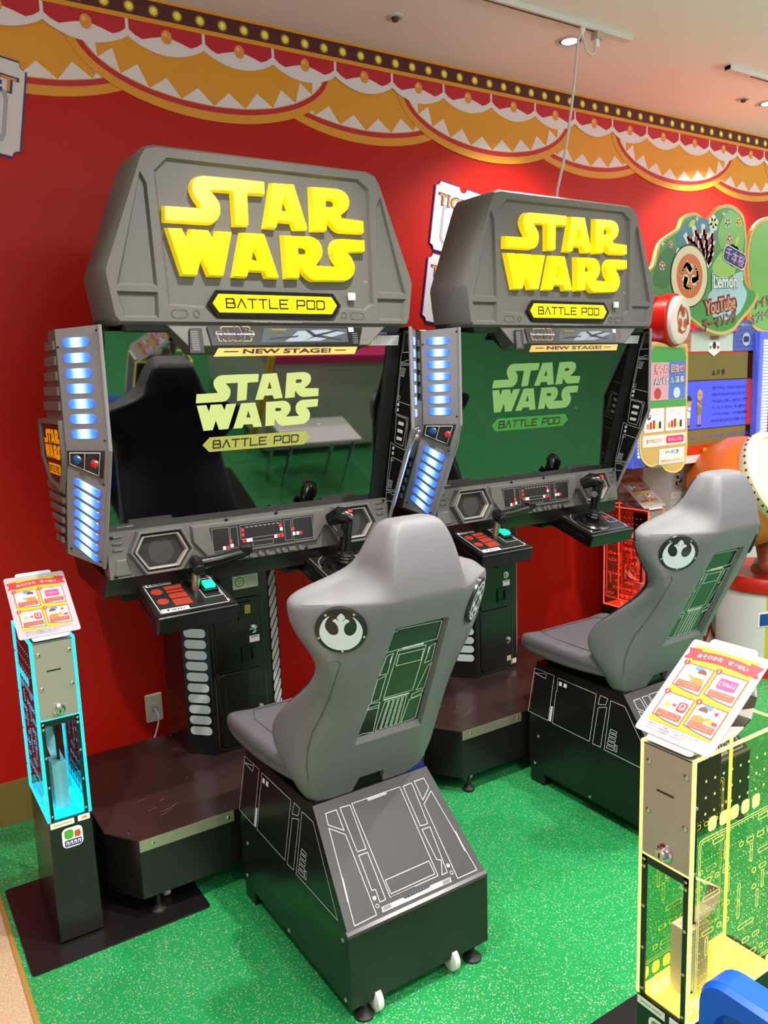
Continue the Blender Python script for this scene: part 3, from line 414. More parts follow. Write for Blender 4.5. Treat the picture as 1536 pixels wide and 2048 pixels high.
SCREENM = M('screen_glass', '050506', .03, ior=2.2)
SLOGO = M('screen_logo_glow', '3c4420', .3, emis='d8e48c', es=1.0); SLOGO2 = M('screen_plate_glow', '8a8c40', .3, emis='a8a860', es=.42); SDARK = M('screen_dark_text', '2a2c14', .3, emis='3a3c1c', es=.2)
SLOGO_F = M('screen_logo_glow_faded', '2c4420', .3, emis='a4d07c', es=.62); SLOGO2_F = M('screen_plate_glow_faded', '3f7a3a', .3, emis='3c8038', es=.2)
SIDELIT = None
def light_mat():
    global SIDELIT
    if SIDELIT: return SIDELIT
    m = M('blue_light_diffuser', '20308a', .25); nt = m.node_tree; b = nt.nodes['Principled BSDF']
    uv = nt.nodes.new('ShaderNodeUVMap'); uv.uv_map = 'along'; sp = nt.nodes.new('ShaderNodeSeparateXYZ'); nt.links.new(uv.outputs[0], sp.inputs[0])
    r = nt.nodes.new('ShaderNodeValToRGB'); e = r.color_ramp.elements
    e[0].position = 0; e[0].color = lin('3030ff'); e[1].position = 1; e[1].color = lin('3034ff')
    for p, c in ((.25, '4a8cff'), (.5, 'dcf8ff'), (.78, '4a8cff')):
        q = e.new(p); q.color = lin(c)
    nt.links.new(sp.outputs[0], r.inputs[0]); nt.links.new(r.outputs[0], b.inputs['Emission Color']); b.inputs['Emission Strength'].default_value = 1.25
    SIDELIT = m; return m
def uv_along(o, us):
    l = o.data.uv_layers.new(name='along')
    for lp in o.data.loops: l.data[lp.index].uv = (us[lp.vertex_index], 0)
GRIDM = M('speaker_grille', '1c1b1a', .5)
def hexa_ring(u, v, w, h, c): return [(u - w + c, v - h), (u + w - c, v - h), (u + w, v - h * .1), (u + w - c * .75, v + h), (u - w + c * .75, v + h), (u - w, v + h * .1)]

def make_cabinet():
    root = thing('arcade_cabinet', (XC, 2.75, 0), 'nearer grey space battle arcade cabinet, beside the cyan ticket dispenser', 'arcade cabinet', 'twin space battle cabinets')
    MX = XC + .012
    # ---- marquee
    FM = FRM((MX, 2.306, 0), (1, 0, 0), (0, 0, 1)); A = ART['MPANEL']; dx = -.012
    sh = lambda l: [(a + dx, b) for a, b in l]
    out = [(-.478, 1.79), (-.494, 1.81), (-.51, 1.925), (-.508, 1.94), (-.392, 2.235), (-.375, 2.26), (-.345, 2.27), (.345, 2.27), (.375, 2.26), (.392, 2.235), (.508, 1.94), (.51, 1.925), (.494, 1.81), (.478, 1.79)]
    mb = MB(); tri_l = [(-.388, 2.185), (-.380, 2.165), (-.372, 1.902), (-.466, 1.902)]; box_l = [(-.456, 1.816), (-.374, 1.816), (-.372, 1.870), (-.468, 1.870)]; mir = lambda l: [(-a, b) for a, b in l][::-1]
    F0 = FRM((MX, 2.50, 0), (1, 0, 0), (0, 0, 1))
    mb.extr(F0, out, 0, .197, GREY); mb.extr(F0, out, .197, .208, GREY, [A[0][:10] + [(-.328, 1.85)], tri_l, box_l, mir(tri_l), mir(box_l)], inset=.008)
    mb.poly(FRM((MX, 2.302, 0), (1, 0, 0), (0, 0, 1)), [(-.49, 1.80), (.49, 1.80), (.5, 1.93), (.38, 2.24), (-.38, 2.24), (-.5, 1.93)], 0, GREY)
    mb.poly(F0, out, 0, GREY)
    mq = mb.build('marquee_housing', root, smooth=25)
    FF = FRM((MX, 2.292, 0), (1, 0, 0), (0, 0, 1))
    mb = MB()
    for l, hh in ((A[9], .004), (A[10], .004), (A[11], .004), (A[12], .004)):
        us = [p[0] + dx for p in l]; vs = [p[1] for p in l]; u0, u1, v0, v1 = min(us), max(us), min(vs), max(vs); r = (v1 - v0) * .48
        mb.stroke(FF, rrect(u0 + .003, u1 - .003, v0, v1, r), .0022, .001, M('moulded_groove', '55524e', .5))
    for sx in (-1, 1):
        for p, hgt in (((sx * .35, 1.93), .002),): pass
    mb.text(FF, 'STAR WARS © & ™ 2015 Lucasfilm Ltd. All rights reserved.', 0, 1.799, w=.165, h=.001, mat=M('fine_print', 'a8a49c', .5))
    mb.build('moulded_marks', mq, smooth=0)
    mb = MB(); logo(mb, FRM((XC, 2.303, 0), (1, 0, 0), (0, 0, 1)), .003, 2.064, .6535, GLOWY, h=.024, h0=0, inset=.004)
    lo = mb.build('raised_letters', root, bevel=.0025, smooth=30); lo['label'] = 'lit yellow raised letters reading STAR WARS'
    mb = MB(); mb.text(FRM((XC, 2.303, 0), (1, 0, 0), (0, 0, 1)), 'TM', .337, 1.929, w=.014, mat=M('gold_print', 'b89a4a', .4), h=.0015); mb.build('trademark_print', lo, smooth=0)
    FP = FRM((MX, 2.290, 0), (1, 0, 0), (0, 0, 1)); mb = MB()
    hexo = [(-.222, 1.851), (-.195, 1.888), (.195, 1.888), (.222, 1.851), (.195, 1.814), (-.195, 1.814)]; hexi = [(-.207, 1.851), (-.188, 1.877), (.188, 1.877), (.207, 1.851), (.188, 1.825), (-.188, 1.825)]
    mb.extr(FP, hexo, -.004, .002, M('plate_gloss_black', '0e0d0a', .08)); pl = mb.build('name_plate', root, smooth=0); pl['label'] = 'lit yellow plate reading BATTLE POD'
    mb = MB(); mb.poly(FP, hexi, .003, PLATEY); wide_text(mb, FP, 'BATTLE POD', -.165, .172, 1.839, 1.864, .0045, .004, M('plate_text', '2a1c08', .3)); mb.build('plate_print', pl, smooth=0)
    mb = MB(); mb.extr(FP, rect(.252, .278, 1.868, 1.893), -.003, .004, M('sensor_white', 'd8e0d4', .3), inset=.002); mb.build('sensor_window', root)
    # ---- hood with banner
    mb = MB()
    mb.hexa([(XC - .44, 2.314, 1.772), (XC + .47, 2.314, 1.772), (XC + .47, 2.6, 1.772), (XC - .44, 2.6, 1.772)], [(XC - .46, 2.306, 1.80), (XC + .48, 2.306, 1.80), (XC + .48, 2.6, 1.80), (XC - .46, 2.6, 1.80)], M('hood_dark', '26252a', .4))
    mb.build('hood', root, bevel=.003)
    mb = MB()
    mb.hexa([(XC - .275, 2.29, 1.728), (XC + .335, 2.29, 1.728), (XC + .31, 2.4, 1.70), (XC - .25, 2.4, 1.70)], [(XC - .335, 2.302, 1.792), (XC + .415, 2.302, 1.792), (XC + .415, 2.45, 1.792), (XC - .335, 2.45, 1.792)], GREY)
    hb = mb.build('hood_bracket', root, bevel=.004)
    FB = FRM((XC + .03, 2.287, 1.728), (1, 0, 0), (0, .012, .064)); mb = MB()
    mb.extr(FB, [(-.235, .002), (.265, .002), (.285, .058), (-.245, .058)], 0, .003, M('banner_black', '0b0b0c', .15)); bn = mb.build('banner_card', root, smooth=0); bn['label'] = 'glossy new stage banner card under the sign'
    mb = MB(); mb.poly(FB, [(-.08, .01), (.225, .01), (.225, .054), (-.065, .054)], .0035, M('banner_sky', '3a414a', .3)); mb.poly(FB, [(.0, .012), (.12, .014), (.22, .04), (.15, .05), (.05, .045)], .0038, M('banner_cloud', '7e8894', .4)); mb.poly(FB, [(-.05, .035), (-.06, .052), (.03, .052), (.0, .04)], .0038, M('banner_hill', '3a4428', .4))
    sp = M('banner_ship', '141a22', .4)
    for l in ([(.06, .012), (.115, .03), (.09, .048), (.075, .05), (.078, .044), (.10, .028)], [(.10, .027), (.2, .016), (.2, .02), (.115, .034)], [(.09, .03), (.19, .05), (.195, .046), (.115, .028)], [(-.05, .018), (.045, .026), (.05, .032), (.04, .03), (-.05, .024)]): mb.poly(FB, l, .0041, sp)
    logo(mb, FB, -.16, .036, .12, M('banner_outline_gold', 'a89068', .4), h=.0036, hh=.046); logo(mb, FB, -.16, .036, .114, M('banner_black', '', .15), h=.0040, hh=.041)
    mb.poly(FB, rect(-.225, -.095, .031, .0385), .0042, M('banner_black', '', .15)); mb.text(FB, 'THE FORCE AWAKENS', -.16, .035, w=.125, ht=.0055, h=.0046, mat=LINE, bold=.02); mb.text(FB, 'TAKODANA', -.015, .049, w=.05, ht=.005, h=.0044, mat=M('gold_print', '', .4))
    mb.poly(FB, rect(.231, .25, .043, .057), .0036, PAPER); mb.text(FB, 'BANDAI', .2405, .049, w=.014, ht=.004, h=.004, mat=RED, bold=.03)
    for k in range(6): mb.poly(FB, rect(.243, .262, .006 + .006 * k, .008 + .006 * k), .0036, M('slat_grey', '6a6a6c', .4))
    mb.build('banner_print', bn, smooth=0)
    mb = MB(); FB2 = FRM((XC + .03, 2.285, 1.7), (1, 0, 0), (0, .02, .064)); gm = M('banner_gold', 'c8954a', .3, metal=.3); mb.extr(FB2, [(-.235, -.002), (.245, 0), (.262, .026), (-.215, .024)], 0, .002, gm); st2 = mb.build('banner_strip', bn, smooth=0)
    mb = MB(); mb.text(FB2, 'NEW STAGE!', .01, .013, w=.30, ht=.0145, h=.003, mat=DARK, bold=.03, shear=.35); mb.poly(FB2, rect(-.2, -.155, .011, .014), .003, DARK); mb.poly(FB2, rect(.175, .215, .012, .015), .003, DARK)
    mb.build('banner_strip_print', bn, smooth=0)
    for sx in (-1, 1):
        pass
    mb = MB(); FV = FRM((XC - .232, 2.284, 1.72), (1, 0, 0), (0, .012, .064)); mb.extr(FV, [(-.045, -.012), (-.002, -.012), (.0, .06), (-.036, .06)], 0, .006, M('hood_vent', '1e1c1c', .4))
    for k in range(9): mb.poly(FV, rect(-.036, -.014, -.004 + .0065 * k, -.001 + .0065 * k), .0065, M('slat_grey', '', .4))
    mb.build('hood_vent', root, smooth=0)
    mb = MB(); FW = FRM(scr(XC + .448, 1.748, .003), (1, 0, 0), (0, -.259, .966)); mb.poly(FW, rect(-.075, .05, -.017, .017), .001, PAPER); mb.poly(FW, rect(-.075, -.058, -.017, .017), .0014, YEL)
    for k in range(5): mb.text(FW, '警告 画面から離れてプレイしてください。光の刺激に注意', -.003, .011 - .0055 * k, w=.095, ht=.003, h=.0014, mat=M('print_black', '1c1c1e', .5))
    mb.text(FW, '!', -.0665, .002, ht=.009, h=.0018, mat=M('print_black', '', .5), bold=.04); mb.build('warning_label', root, smooth=0)
    # ---- screen
    mb = MB(); a, c = .508, [scr(0, 1.15), scr(0, 1.775)]
    q = [Vector((XC + sx * a, v.y, v.z)) for v in c for sx in (-1, 1)]; bk = SCR_N * -.06
    mb.hexa([q[0] + bk, q[1] + bk, q[3] + bk, q[2] + bk], [q[0], q[1], q[3], q[2]], SCREENM); sc_ = mb.build('screen', root, smooth=0)
    for s in (-1, 1):
        mb = MB(); mb.extr(FSCR, rect(*((.452, .508) if s == 1 else (-.508, -.492)), -.28, .335), .0, .003, M('bezel_black', '0a0a0b', .5)); mb.build('screen_bezel', sc_, smooth=0)
    mb = MB(); logo(mb, FSCR, -.009, .117, .425, SLOGO, h=.0012, hh=.178); mb.text(FSCR, 'TM', .213, .026, w=.012, h=.0012, mat=SLOGO); mb.build('screen_logo', sc_, smooth=0)
    mb = MB(); mb.poly(FSCR, [(-.197, -.018), (-.174, .006), (.161, .006), (.184, -.018), (.161, -.042), (-.174, -.042)], .0012, SLOGO2); wide_text(mb, FSCR, 'BATTLE POD', -.161, .148, -.030, -.006, .0045, .002, SDARK); mb.build('screen_plate', sc_, smooth=0)
    mb = MB(); mb.text(FSCR, 'ndha-:V-1400274', -.44, -.262, w=.05, h=.0012, mat=LINE); mb.build('screen_caption', sc_, smooth=0)
    # ---- light wings
    for s in (-1, 1):
        X = lambda l: XC + s * l
        Ai, Bo, Co, Di, Ei, Fo = [Vector(p) for p in ((X(.515), 2.31, 1.79), (X(.61), 2.41, 1.783), (X(.61), 2.41, 1.445), (X(.515), 2.31, 1.445), (X(.515), 2.49, 1.08), (X(.60), 2.575, 1.124))]
        mb = MB()
        mb.face([Ai, Bo, Co, Di], PANEL); mb.face([Di, Co, Fo, Ei], PANEL)
        Ab, Eb = Vector((X(.515), 2.62, 1.79)), Vector((X(.515), 2.62, 1.08)); Bb, Cb, Fb = Vector((X(.61), 2.50, 1.783)), Vector((X(.61), 2.72, 1.40)), Vector((X(.60), 2.625, 1.124))
        mb.face([Ai, Di, Ei, Eb, Ab], SATIN); mb.face([Bo, Bb, Cb, Co], GREY); mb.face([Co, Cb, Fb, Fo], GREY); mb.face([Ai, Ab, Bb, Bo], GREY); mb.face([Ei, Fo, Fb, Eb], GREY); mb.face([Ab, Eb, Fb, Cb, Bb], GREY)
        FWn = fr('WING') if s == 1 else FRM((XC - .505, 2.5, 1.4), (0, -1, 0), (0, 0, 1)); hs = -.009 if s == 1 else -.009
        FWn = (Vector((X(.5145), 2.5, 1.4)), FWn[1], FWn[2], Vector((-s, 0, 0)))
        W = ART['WING']
        for i, l in enumerate(W): (mb.stroke(FWn, l, .0016, .001, LINE) if i < 16 else mb.poly(FWn, l, .001, LINE))
        # edge trim, gunmetal, along the front edges
        wing = mb.build('light_wing', root, smooth=20)
        mb = MB()
        for (p, q) in ((Ai, Di), (Di, Ei)): mb.tube([p, q], .0065, PANEL, 8)
        mb.build('edge_trim', wing)
        def upq(u, z): return Bo.lerp(Ai, u) * 1 + Vector((0, 0, z - Bo.lerp(Ai, u).z))
        def loq(u, t): return Co.lerp(Di, u).lerp(Fo.lerp(Ei, u), t)
        def lamp(f, nrm):
            mb = MB(); ring = []; us = []; N = 7
            for cx, a0 in ((1, -90), (0, 90)):
                for i in range(N): t = R(a0 + 180 * i / (N - 1)); ring.append((cx, math.cos(t), math.sin(t)))
            pts = []
            for d in (.0008, .003):
                for cx, c_, s_ in ring:
                    k = 1 if d < .002 else .9
                    uu, p = f(cx, c_ * k, s_ * k); pts.append(p + nrm * d); us.append(uu)
            n = len(ring); fs = [tuple(range(n, 2 * n))] + [(i, (i + 1) % n, n + (i + 1) % n, n + i) for i in range(n)]
            mb.add(pts, fs, light_mat()); o = mb.build('light_diffuser', wing, smooth=0)
            # colour runs along the lamp, stored per vertex by its place on the panel
            du = {}
            off = root.location
            for v in o.data.vertices:
                best = min(range(len(pts)), key=lambda i: (pts[i] - off - v.co).length_squared); du[v.index] = us[best]
            uv_along(o, du); return o
        wU = (Ai - Bo).length; nU = (Di - Co).cross(Ai - Di).normalized()
        if nU.y > 0: nU = -nU
        for k in range(7):
            zc = 1.7455 - .0418 * k
            def f(cx, c_, s_, zc=zc, k=k):
                r = .0135; u = (.235 + .42 * cx) + c_ * r / wU + .002 * k; return ((u - .12) / .66, upq(u, zc + s_ * r))
            lamp(f, nU)
        nL = (Fo - Co).cross(Ei - Fo).normalized()
        if nL.y > 0: nL = -nL
        for k in range(7):
            t0 = .265 + .098 * k
            def f(cx, c_, s_, t0=t0, k=k):
                r = .0125; u = .25 + .50 * cx + c_ * r / .135; t = t0 + .085 * cx + s_ * r / .36; return ((u - .14) / .72, loq(u, t))
            lamp(f, nL)
        # badge with a blue and a red button
        mb = MB(); bad = M('badge_black', '2a2826', .4)
        P = [upq(.03, 1.449), upq(.88, 1.447), loq(.86, .22), loq(.04, .11)]
        nB = (nU + nL).normalized(); mb.hexa([p + nB * .0005 for p in P], [p + nB * .004 for p in P], bad)
        cen = (P[0] + P[1] + P[2] + P[3]) / 4; Q = [cen.lerp(p, .82) + nB * .006 for p in P]
        for i in range(4): mb.tube([Q[i], Q[(i + 1) % 4]], .0011, LINE, 5)
        mb.tube([Q[0].lerp(Q[1], .5), Q[3].lerp(Q[2], .5)], .0011, LINE, 5); bd = mb.build('button_badge', wing, smooth=0)
        for u, dz, mt, nm in ((.27, 1.4265, BLUEB, 'blue_button'), (.66, 1.413, REDB, 'red_button')):
            mb = MB(); cpt = upq(u, dz) + nB * .004; mb.lathe(cpt, nB, [(.0125, 0), (.0125, .004), (.011, .006)], CHROME, 18); mb.lathe(cpt, nB, [(.0112, .0055), (.0095, .0095), (.005, .011)], mt, 18); mb.build(nm, bd)
        # bolts
        for p, nn in ((upq(.93, 1.775), nU), (upq(.04, 1.735), nU), (upq(.9, 1.475), nU), (loq(.88, .27), nL), (loq(.88, .955), nL), (loq(.1, .93), nL)):
            mb = MB(); mb.lathe(p, nn, [(.0035, 0), (.0035, .001), (.002, .0022)], DARK, 10); mb.build('bolt', wing)
        # ribs down the outer side, and the side sign
        for k in range(7):
            z = 1.74 - .042 * k; yb = 2.50 + (1.783 - z) * .575
            if z > 1.545: mb = MB(); mb.box(min(X(.609), X(.618)), max(X(.609), X(.618)), 2.418, yb + .004, z - .013, z + .013, GREY); mb.build('side_rib', wing, bevel=.003, smooth=30)
        for k in range(6):
            z = 1.33 - .032 * k; yf = 2.41 + (1.445 - z) * .514 + .012; yb = 2.72 - (1.40 - z) * .345; mb = MB(); mb.box(min(X(.604), X(.616)), max(X(.604), X(.616)), yf, yb + .004, z - .01, z + .01, GREY); mb.build('side_rib', wing, bevel=.003, smooth=30)
        FS = (Vector((X(.611), 2.5, 1.4)), Vector((0, s, 0)) if s == 1 else Vector((0, -1, 0)), Vector((0, 0, 1)), Vector((s, 0, 0)))
        mu = (lambda a: -a) if s == 1 else (lambda a: a)
        ol = [(mu(-.215), .135), (mu(.085), .135), (mu(.085), .02), (mu(.02), -.075), (mu(-.125), -.058), (mu(-.215), .02)]
        il = [(mu(-.19), .118), (mu(.07), .118), (mu(.07), .01), (mu(.01), -.058), (mu(-.115), -.045), (mu(-.19), .02)]
        mb = MB(); mb.extr(FS, ol, -.002, .0125, GREY, [il], inset=.003); mb.poly(FS, il, .005, M('sign_maroon', '4a1210', .4)); sg = mb.build('side_sign', wing, bevel=.002)
        mb = MB(); gy = M('side_sign_gold', 'f2a80a', .4, emis='f2a000', es=.25); logo(mb, FS, mu(-.05), .062, .215, gy, h=.0075, hh=.088); mb.poly(FS, rrect(min(mu(-.13), mu(.03)), max(mu(-.13), mu(.03)), -.028, .004, .008), .0072, gy)
        wide_text(mb, FS, 'BATTLE POD', min(mu(-.118), mu(.018)), max(mu(-.118), mu(.018)), -.021, -.004, .003, .0082, M('plate_text', '', .3)); mb.build('sign_print', sg, smooth=0)
    # ---- console under the screen
    FC = FRM((XC, 2.475, 1.112), (1, 0, 0), (0, .10, .99)); mb = MB()
    out = [(-.507, -.068), (.507, -.068), (.507, .075), (-.507, .075)]
    mb.extr(FC, out, -.06, .0, GREY); mb.extr(FC, [(-.20, -.045), (.20, -.045), (.245, .012), (.245, .066), (-.245, .066), (-.245, .012)], 0, .012, GREY, inset=.006)
    for s in (-1, 1):
        mb.extr(FC, [(s * .495, -.062), (s * .44, -.062), (s * .45, -.01), (s * .485, -.01)] if s == 1 else [(s * .495, -.062), (s * .485, -.01), (s * .45, -.01), (s * .44, -.062)][::-1], 0, .004, GREY, inset=.004)
        for k in range(3): mb.extr(FC, rrect(s * .475 - .016, s * .475 + .016, .055 - .02 * k, .064 - .02 * k, .004, 2), 0, .004, GREY, inset=.002)
    co = mb.build('console', root, bevel=.0025)
    for u in (-.20, -.178, -.148, -.122, -.1, -.07, -.048, -.015, .012, .05, .072, .105, .135):
        mb = MB(); mb.extr(FC, rrect(u - (.014 if u in (-.178, -.07, .105) else .0075), u + (.014 if u in (-.178, -.07, .105) else .0075), -.064, -.048, .002, 2), 0, .010, GREY, inset=.002); mb.build('moulded_block', co, bevel=.001)
    for s in (-1, 1):
        c = (s * .345, .0); mb = MB(); rg = M('speaker_bezel', '9a948c', .3, metal=.3)
        mb.extr(FC, hexa_ring(c[0], c[1], .105, .07, .045), -.002, .026, GREY, [hexa_ring(c[0], c[1], .088, .056, .038)], inset=.004)
        mb.extr(FC, hexa_ring(c[0], c[1], .088, .056, .038), .0, .018, rg, [hexa_ring(c[0], c[1], .074, .045, .032)], inset=.003)
        sp_ = mb.build('speaker_bezel', co, bevel=.002)
        mb = MB(); mb.poly(FC, hexa_ring(c[0], c[1], .078, .048, .034), .003, GRIDM); gr = mb.build('speaker_grille', co, smooth=0)
        mb = MB(); mb.disc(FC, c[0], c[1], .04, .0036, M('speaker_cone', '2e2d2b', .6), 24)
        mb.build('speaker_cone', co, smooth=0)
    mb = MB(); bp = M('console_black', '1a1817', .4); mb.poly(FC, [(-.175, -.032), (.185, -.032), (.195, .05), (-.185, .05)], .0126, bp)
    ln = M('console_line', '8c8c88', .4); h = .0131
    for l in (rect(-.178, -.12, -.028, .046), rect(-.115, -.09, -.025, .044), rect(-.08, .07, .0, .046), rect(-.04, .035, -.028, -.012), rect(.08, .105, -.025, .044), rect(.112, .188, -.028, .046)): mb.stroke(FC, l, .0012, h, ln)
    wq, rq = PAPER, RED
    for (u, v, mt) in ((-.14, -.02, wq), (-.127, -.02, rq), (-.113, -.016, wq), (-.116, .0, rq), (-.072, .03, rq), (-.072, .014, rq), (-.07, -.006, rq), (-.056, -.006, wq), (-.045, -.006, wq), (.066, .03, rq), (.068, .016, wq), (.045, -.006, wq), (.057, -.006, rq), (.07, -.006, rq), (.112, .01, rq), (.114, -.006, wq), (.128, -.006, wq), (.14, -.006, rq)): mb.poly(FC, rect(u - .005, u + .005, v - .0055, v + .0055), h, mt)
    for k in range(8): mb.poly(FC, rect(-.06 + .016 * k, -.05 + .016 * k, .036, .039), h, ln)
    mb.build('console_print', co, smooth=0)
    for (u, v) in ((-.49, .06), (.492, .066), (-.22, .03), (.22, .052), (-.12, .07), (.06, .072), (-.49, -.06), (.16, -.062)):
        mb = MB(); mb.lathe(FC[0] + FC[1] * u + FC[2] * v + FC[3] * .001, FC[3], [(.006, 0), (.006, .002), (.0035, .003)], DARK, 12); mb.build('bolt', co)
    # ---- black under-housing
    mb = MB(); hm = M('housing_black', '1c1716', .3)
    mb.hexa([(XC - .525, 2.495, .985), (XC + .525, 2.495, .985), (XC + .50, 2.92, .97), (XC - .50, 2.92, .97)], [(XC - .513, 2.482, 1.046), (XC + .513, 2.482, 1.046), (XC + .513, 2.95, 1.085), (XC - .513, 2.95, 1.085)], hm)
    mb.build('under_housing', root, bevel=.003)
    mb = MB(); mb.box(XC - .50, XC + .50, 2.58, 2.82, 1.05, 1.80, hm); mb.build('monitor_housing', root, bevel=.01)
    # ---- throttle unit
    mb = MB(); z0, z1 = .915, .975; x0, x1, y0, y1 = XC - .425, XC - .165, 2.30, 2.56
    mb.box(x0, x1, y0, y1, z0, z1, DARK); th = mb.build('throttle_unit', root, bevel=.008, seg=3)
    FTt = FT((XC - .295, 2.43, z1 + .0005)); mb = MB(); mb.poly(FTt, rect(-.118, .118, -.115, .112), .0006, M('decal_black', '1b1b1c', .35))
    mb.stroke(FTt, [(-.11, -.105), (.105, -.105), (.105, .06), (.07, .1), (-.11, .1)], .002, .001, LINE); mb.poly(FTt, rect(-.105, -.02, -.105, -.085), .001, PAPER); mb.poly(FTt, rect(-.105, -.025, .055, .075), .001, PAPER)
    mb.text(FTt, '▲ ACCELERATE', -.063, .065, w=.075, ht=.011, h=.0015, mat=DARK, bold=.03); mb.text(FTt, '▼ BRAKE', -.062, -.095, w=.06, ht=.011, h=.0015, mat=DARK, bold=.03)
    orr = M('throttle_orange', '8e2c1a', .45)
    mb.poly(FTt, rect(-.055, .0, -.075, .045), .001, orr); mb.disc(FTt, -.083, .02, .018, .001, orr, 16); mb.disc(FTt, -.083, -.04, .018, .001, orr, 16)
    for v in (-.035, 0.0, .02): mb.poly(FTt, rect(-.055, .0, v - .002, v + .002), .0015, DARK)
    mb.stroke(FTt, rect(.045, .10, -.06, .055), .0015, .001, LINE); mb.text(FTt, 'START / VIEW', .072, .042, w=.045, ht=.007, h=.0014, mat=LINE); mb.build('throttle_decal', th, smooth=0)
    mb = MB(); mb.box(XC - .282, XC - .262, 2.35, 2.50, z1 + .0005, z1 + .003, DARK); mb.build('slot', th)
    mb = MB(); mb.box(XC - .245, XC - .195, 2.395, 2.45, z1, z1 + .012, DARK); mb.build('button_base', th, bevel=.004)
    mb = MB(); mb.box(XC - .238, XC - .203, 2.404, 2.442, z1 + .01, z1 + .022, M('lit_green_button', '18e8b0', .2, emis='12e8b0', es=1.0)); mb.build('start_button', th, bevel=.003)
    mb = MB(); mb.tube([(XC - .262, 2.425, z1 - .01), (XC - .258, 2.405, z1 + .092)], .0125, M('lever_steel', 'b8ac98', .28, metal=.9), 16); lv = mb.build('lever_shaft', th)
    mb = MB(); mb.tube([(XC - .262, 2.37, 1.052), (XC - .258, 2.405, 1.070), (XC - .256, 2.43, 1.076)], [.02, .025, .018], DARK, 12); mb.tube([(XC - .265, 2.405, 1.067), (XC - .19, 2.402, 1.070), (XC - .115, 2.40, 1.080), (XC - .082, 2.40, 1.086)], [.021, .02, .017, .014], DARK, 12); mb.box(XC - .112, XC - .074, 2.385, 2.415, 1.078, 1.104, DARK); mb.build('lever_grip', th, bevel=.004, smooth=50)
    def unit_bolts(par, cx):
        for dx_ in (-.105, .105):
            for dy_ in (-.095, .105): mb = MB(); mb.lathe((cx + dx_, 2.43 + dy_, z1), (0, 0, 1), [(.0055, 0), (.0055, .003), (.003, .005)], STEEL, 12); mb.build('bolt', par)
        mb = MB(); mb.box(cx - .128 - .006, cx - .128, 2.34, 2.48, .93, .95, DARK); mb.build('side_vent', par, bevel=.002)
    unit_bolts(th, XC - .295)
    mb = MB(); mb.box(XC - .46, XC - .13, 2.55, 2.72, .95, 1.0, DARK); mb.build('unit_mount', root, bevel=.004); mb = MB(); mb.box(XC + .12, XC + .46, 2.55, 2.72, .95, 1.0, DARK); mb.build('unit_mount', root, bevel=.004)
    # ---- joystick unit
    cx = XC + .295; mb = MB(); mb.box(cx - .13, cx + .13, 2.30, 2.56, z0, z1, DARK); js = mb.build('joystick_unit', root, bevel=.008, seg=3)
    FJ = FT((cx, 2.43, z1 + .0005)); mb = MB(); mb.poly(FJ, rect(-.118, .118, -.115, .112), .0006, M('decal_black', '', .35)); mb.stroke(FJ, rect(-.112, .112, -.108, .105), .002, .001, ln); mb.stroke(FJ, rect(.06, .108, -.05, .04), .0015, .001, LINE); mb.disc(FJ, .083, .0, .016, .001, orr, 16); mb.poly(FJ, rect(.075, .09, .055, .07), .001, orr); mb.disc(FJ, -.02, -.005, .086, .0011, ln, 32, r0=.083); mb.build('joystick_decal', js, smooth=0)
    mb = MB(); bx, by = cx - .03, 2.40; mb.lathe((bx, by, z1), (0, 0, 1), [(.078, 0), (.078, .006), (.07, .012), (.062, .012), (.058, .02), (.03, .022), (.03, .03), (.033, .036), (.029, .042), (.032, .048), (.028, .054), (.03, .06), (.02, .066)], DARK, 32); mb.build('joystick_boot', js)
    mb = MB(); mb.tube([(bx, by, z1 + .04), (bx + .004, by - .012, 1.05), (bx + .008, by - .022, 1.115), (bx + .01, by - .026, 1.150)], [.019, .02, .021, .021], DARK, 12)
    mb.tube([(bx - .03, by + .031, 1.143), (bx - .004, by + .0, 1.161), (bx + .012, by - .028, 1.157), (bx + .022, by - .040, 1.145)], [.022, .031, .03, .02], DARK, 12); mb.tube([(bx - .016, by - .026, 1.10), (bx - .03, by - .042, 1.107)], [.011, .014], DARK, 10); jg = mb.build('joystick_grip', js, smooth=50)
    mb = MB(); mb.lathe((bx + .012, by - .040, 1.175), (.1, -.55, .8), [(.009, 0), (.009, .007), (.006, .009)], M('trigger_red', 'd01818', .25, emis='d01010', es=.15), 14); mb.build('fire_button', js)
    unit_bolts(js, cx)
    # both control boxes lean towards the player
    rot = Matrix.Translation((0, 2.30, .945)) @ Matrix.Rotation(R(17), 4, 'X') @ Matrix.Translation((0, -2.30, -.975))
    for u_ in (th, js):
        for o_ in [u_] + list(u_.children):
            if o_.name.split('.')[0] in ('lever_shaft', 'lever_grip', 'joystick_grip', 'fire_button'): continue
            off = Matrix.Translation(root.location); o_.data.transform(off.inverted() @ rot @ off)
    # ---- pillar
    pp = [(-.12, 2.722), (.12, 2.722), (.195, 2.80), (.195, 3.02), (-.195, 3.02), (-.195, 2.80)]
    mb = MB(); mb.hexa([(XC + a, c, .266) for a, c in pp], [(XC + a, c, .985) for a, c in pp], BLACK); pi_ = mb.build('pillar', root, bevel=.002)
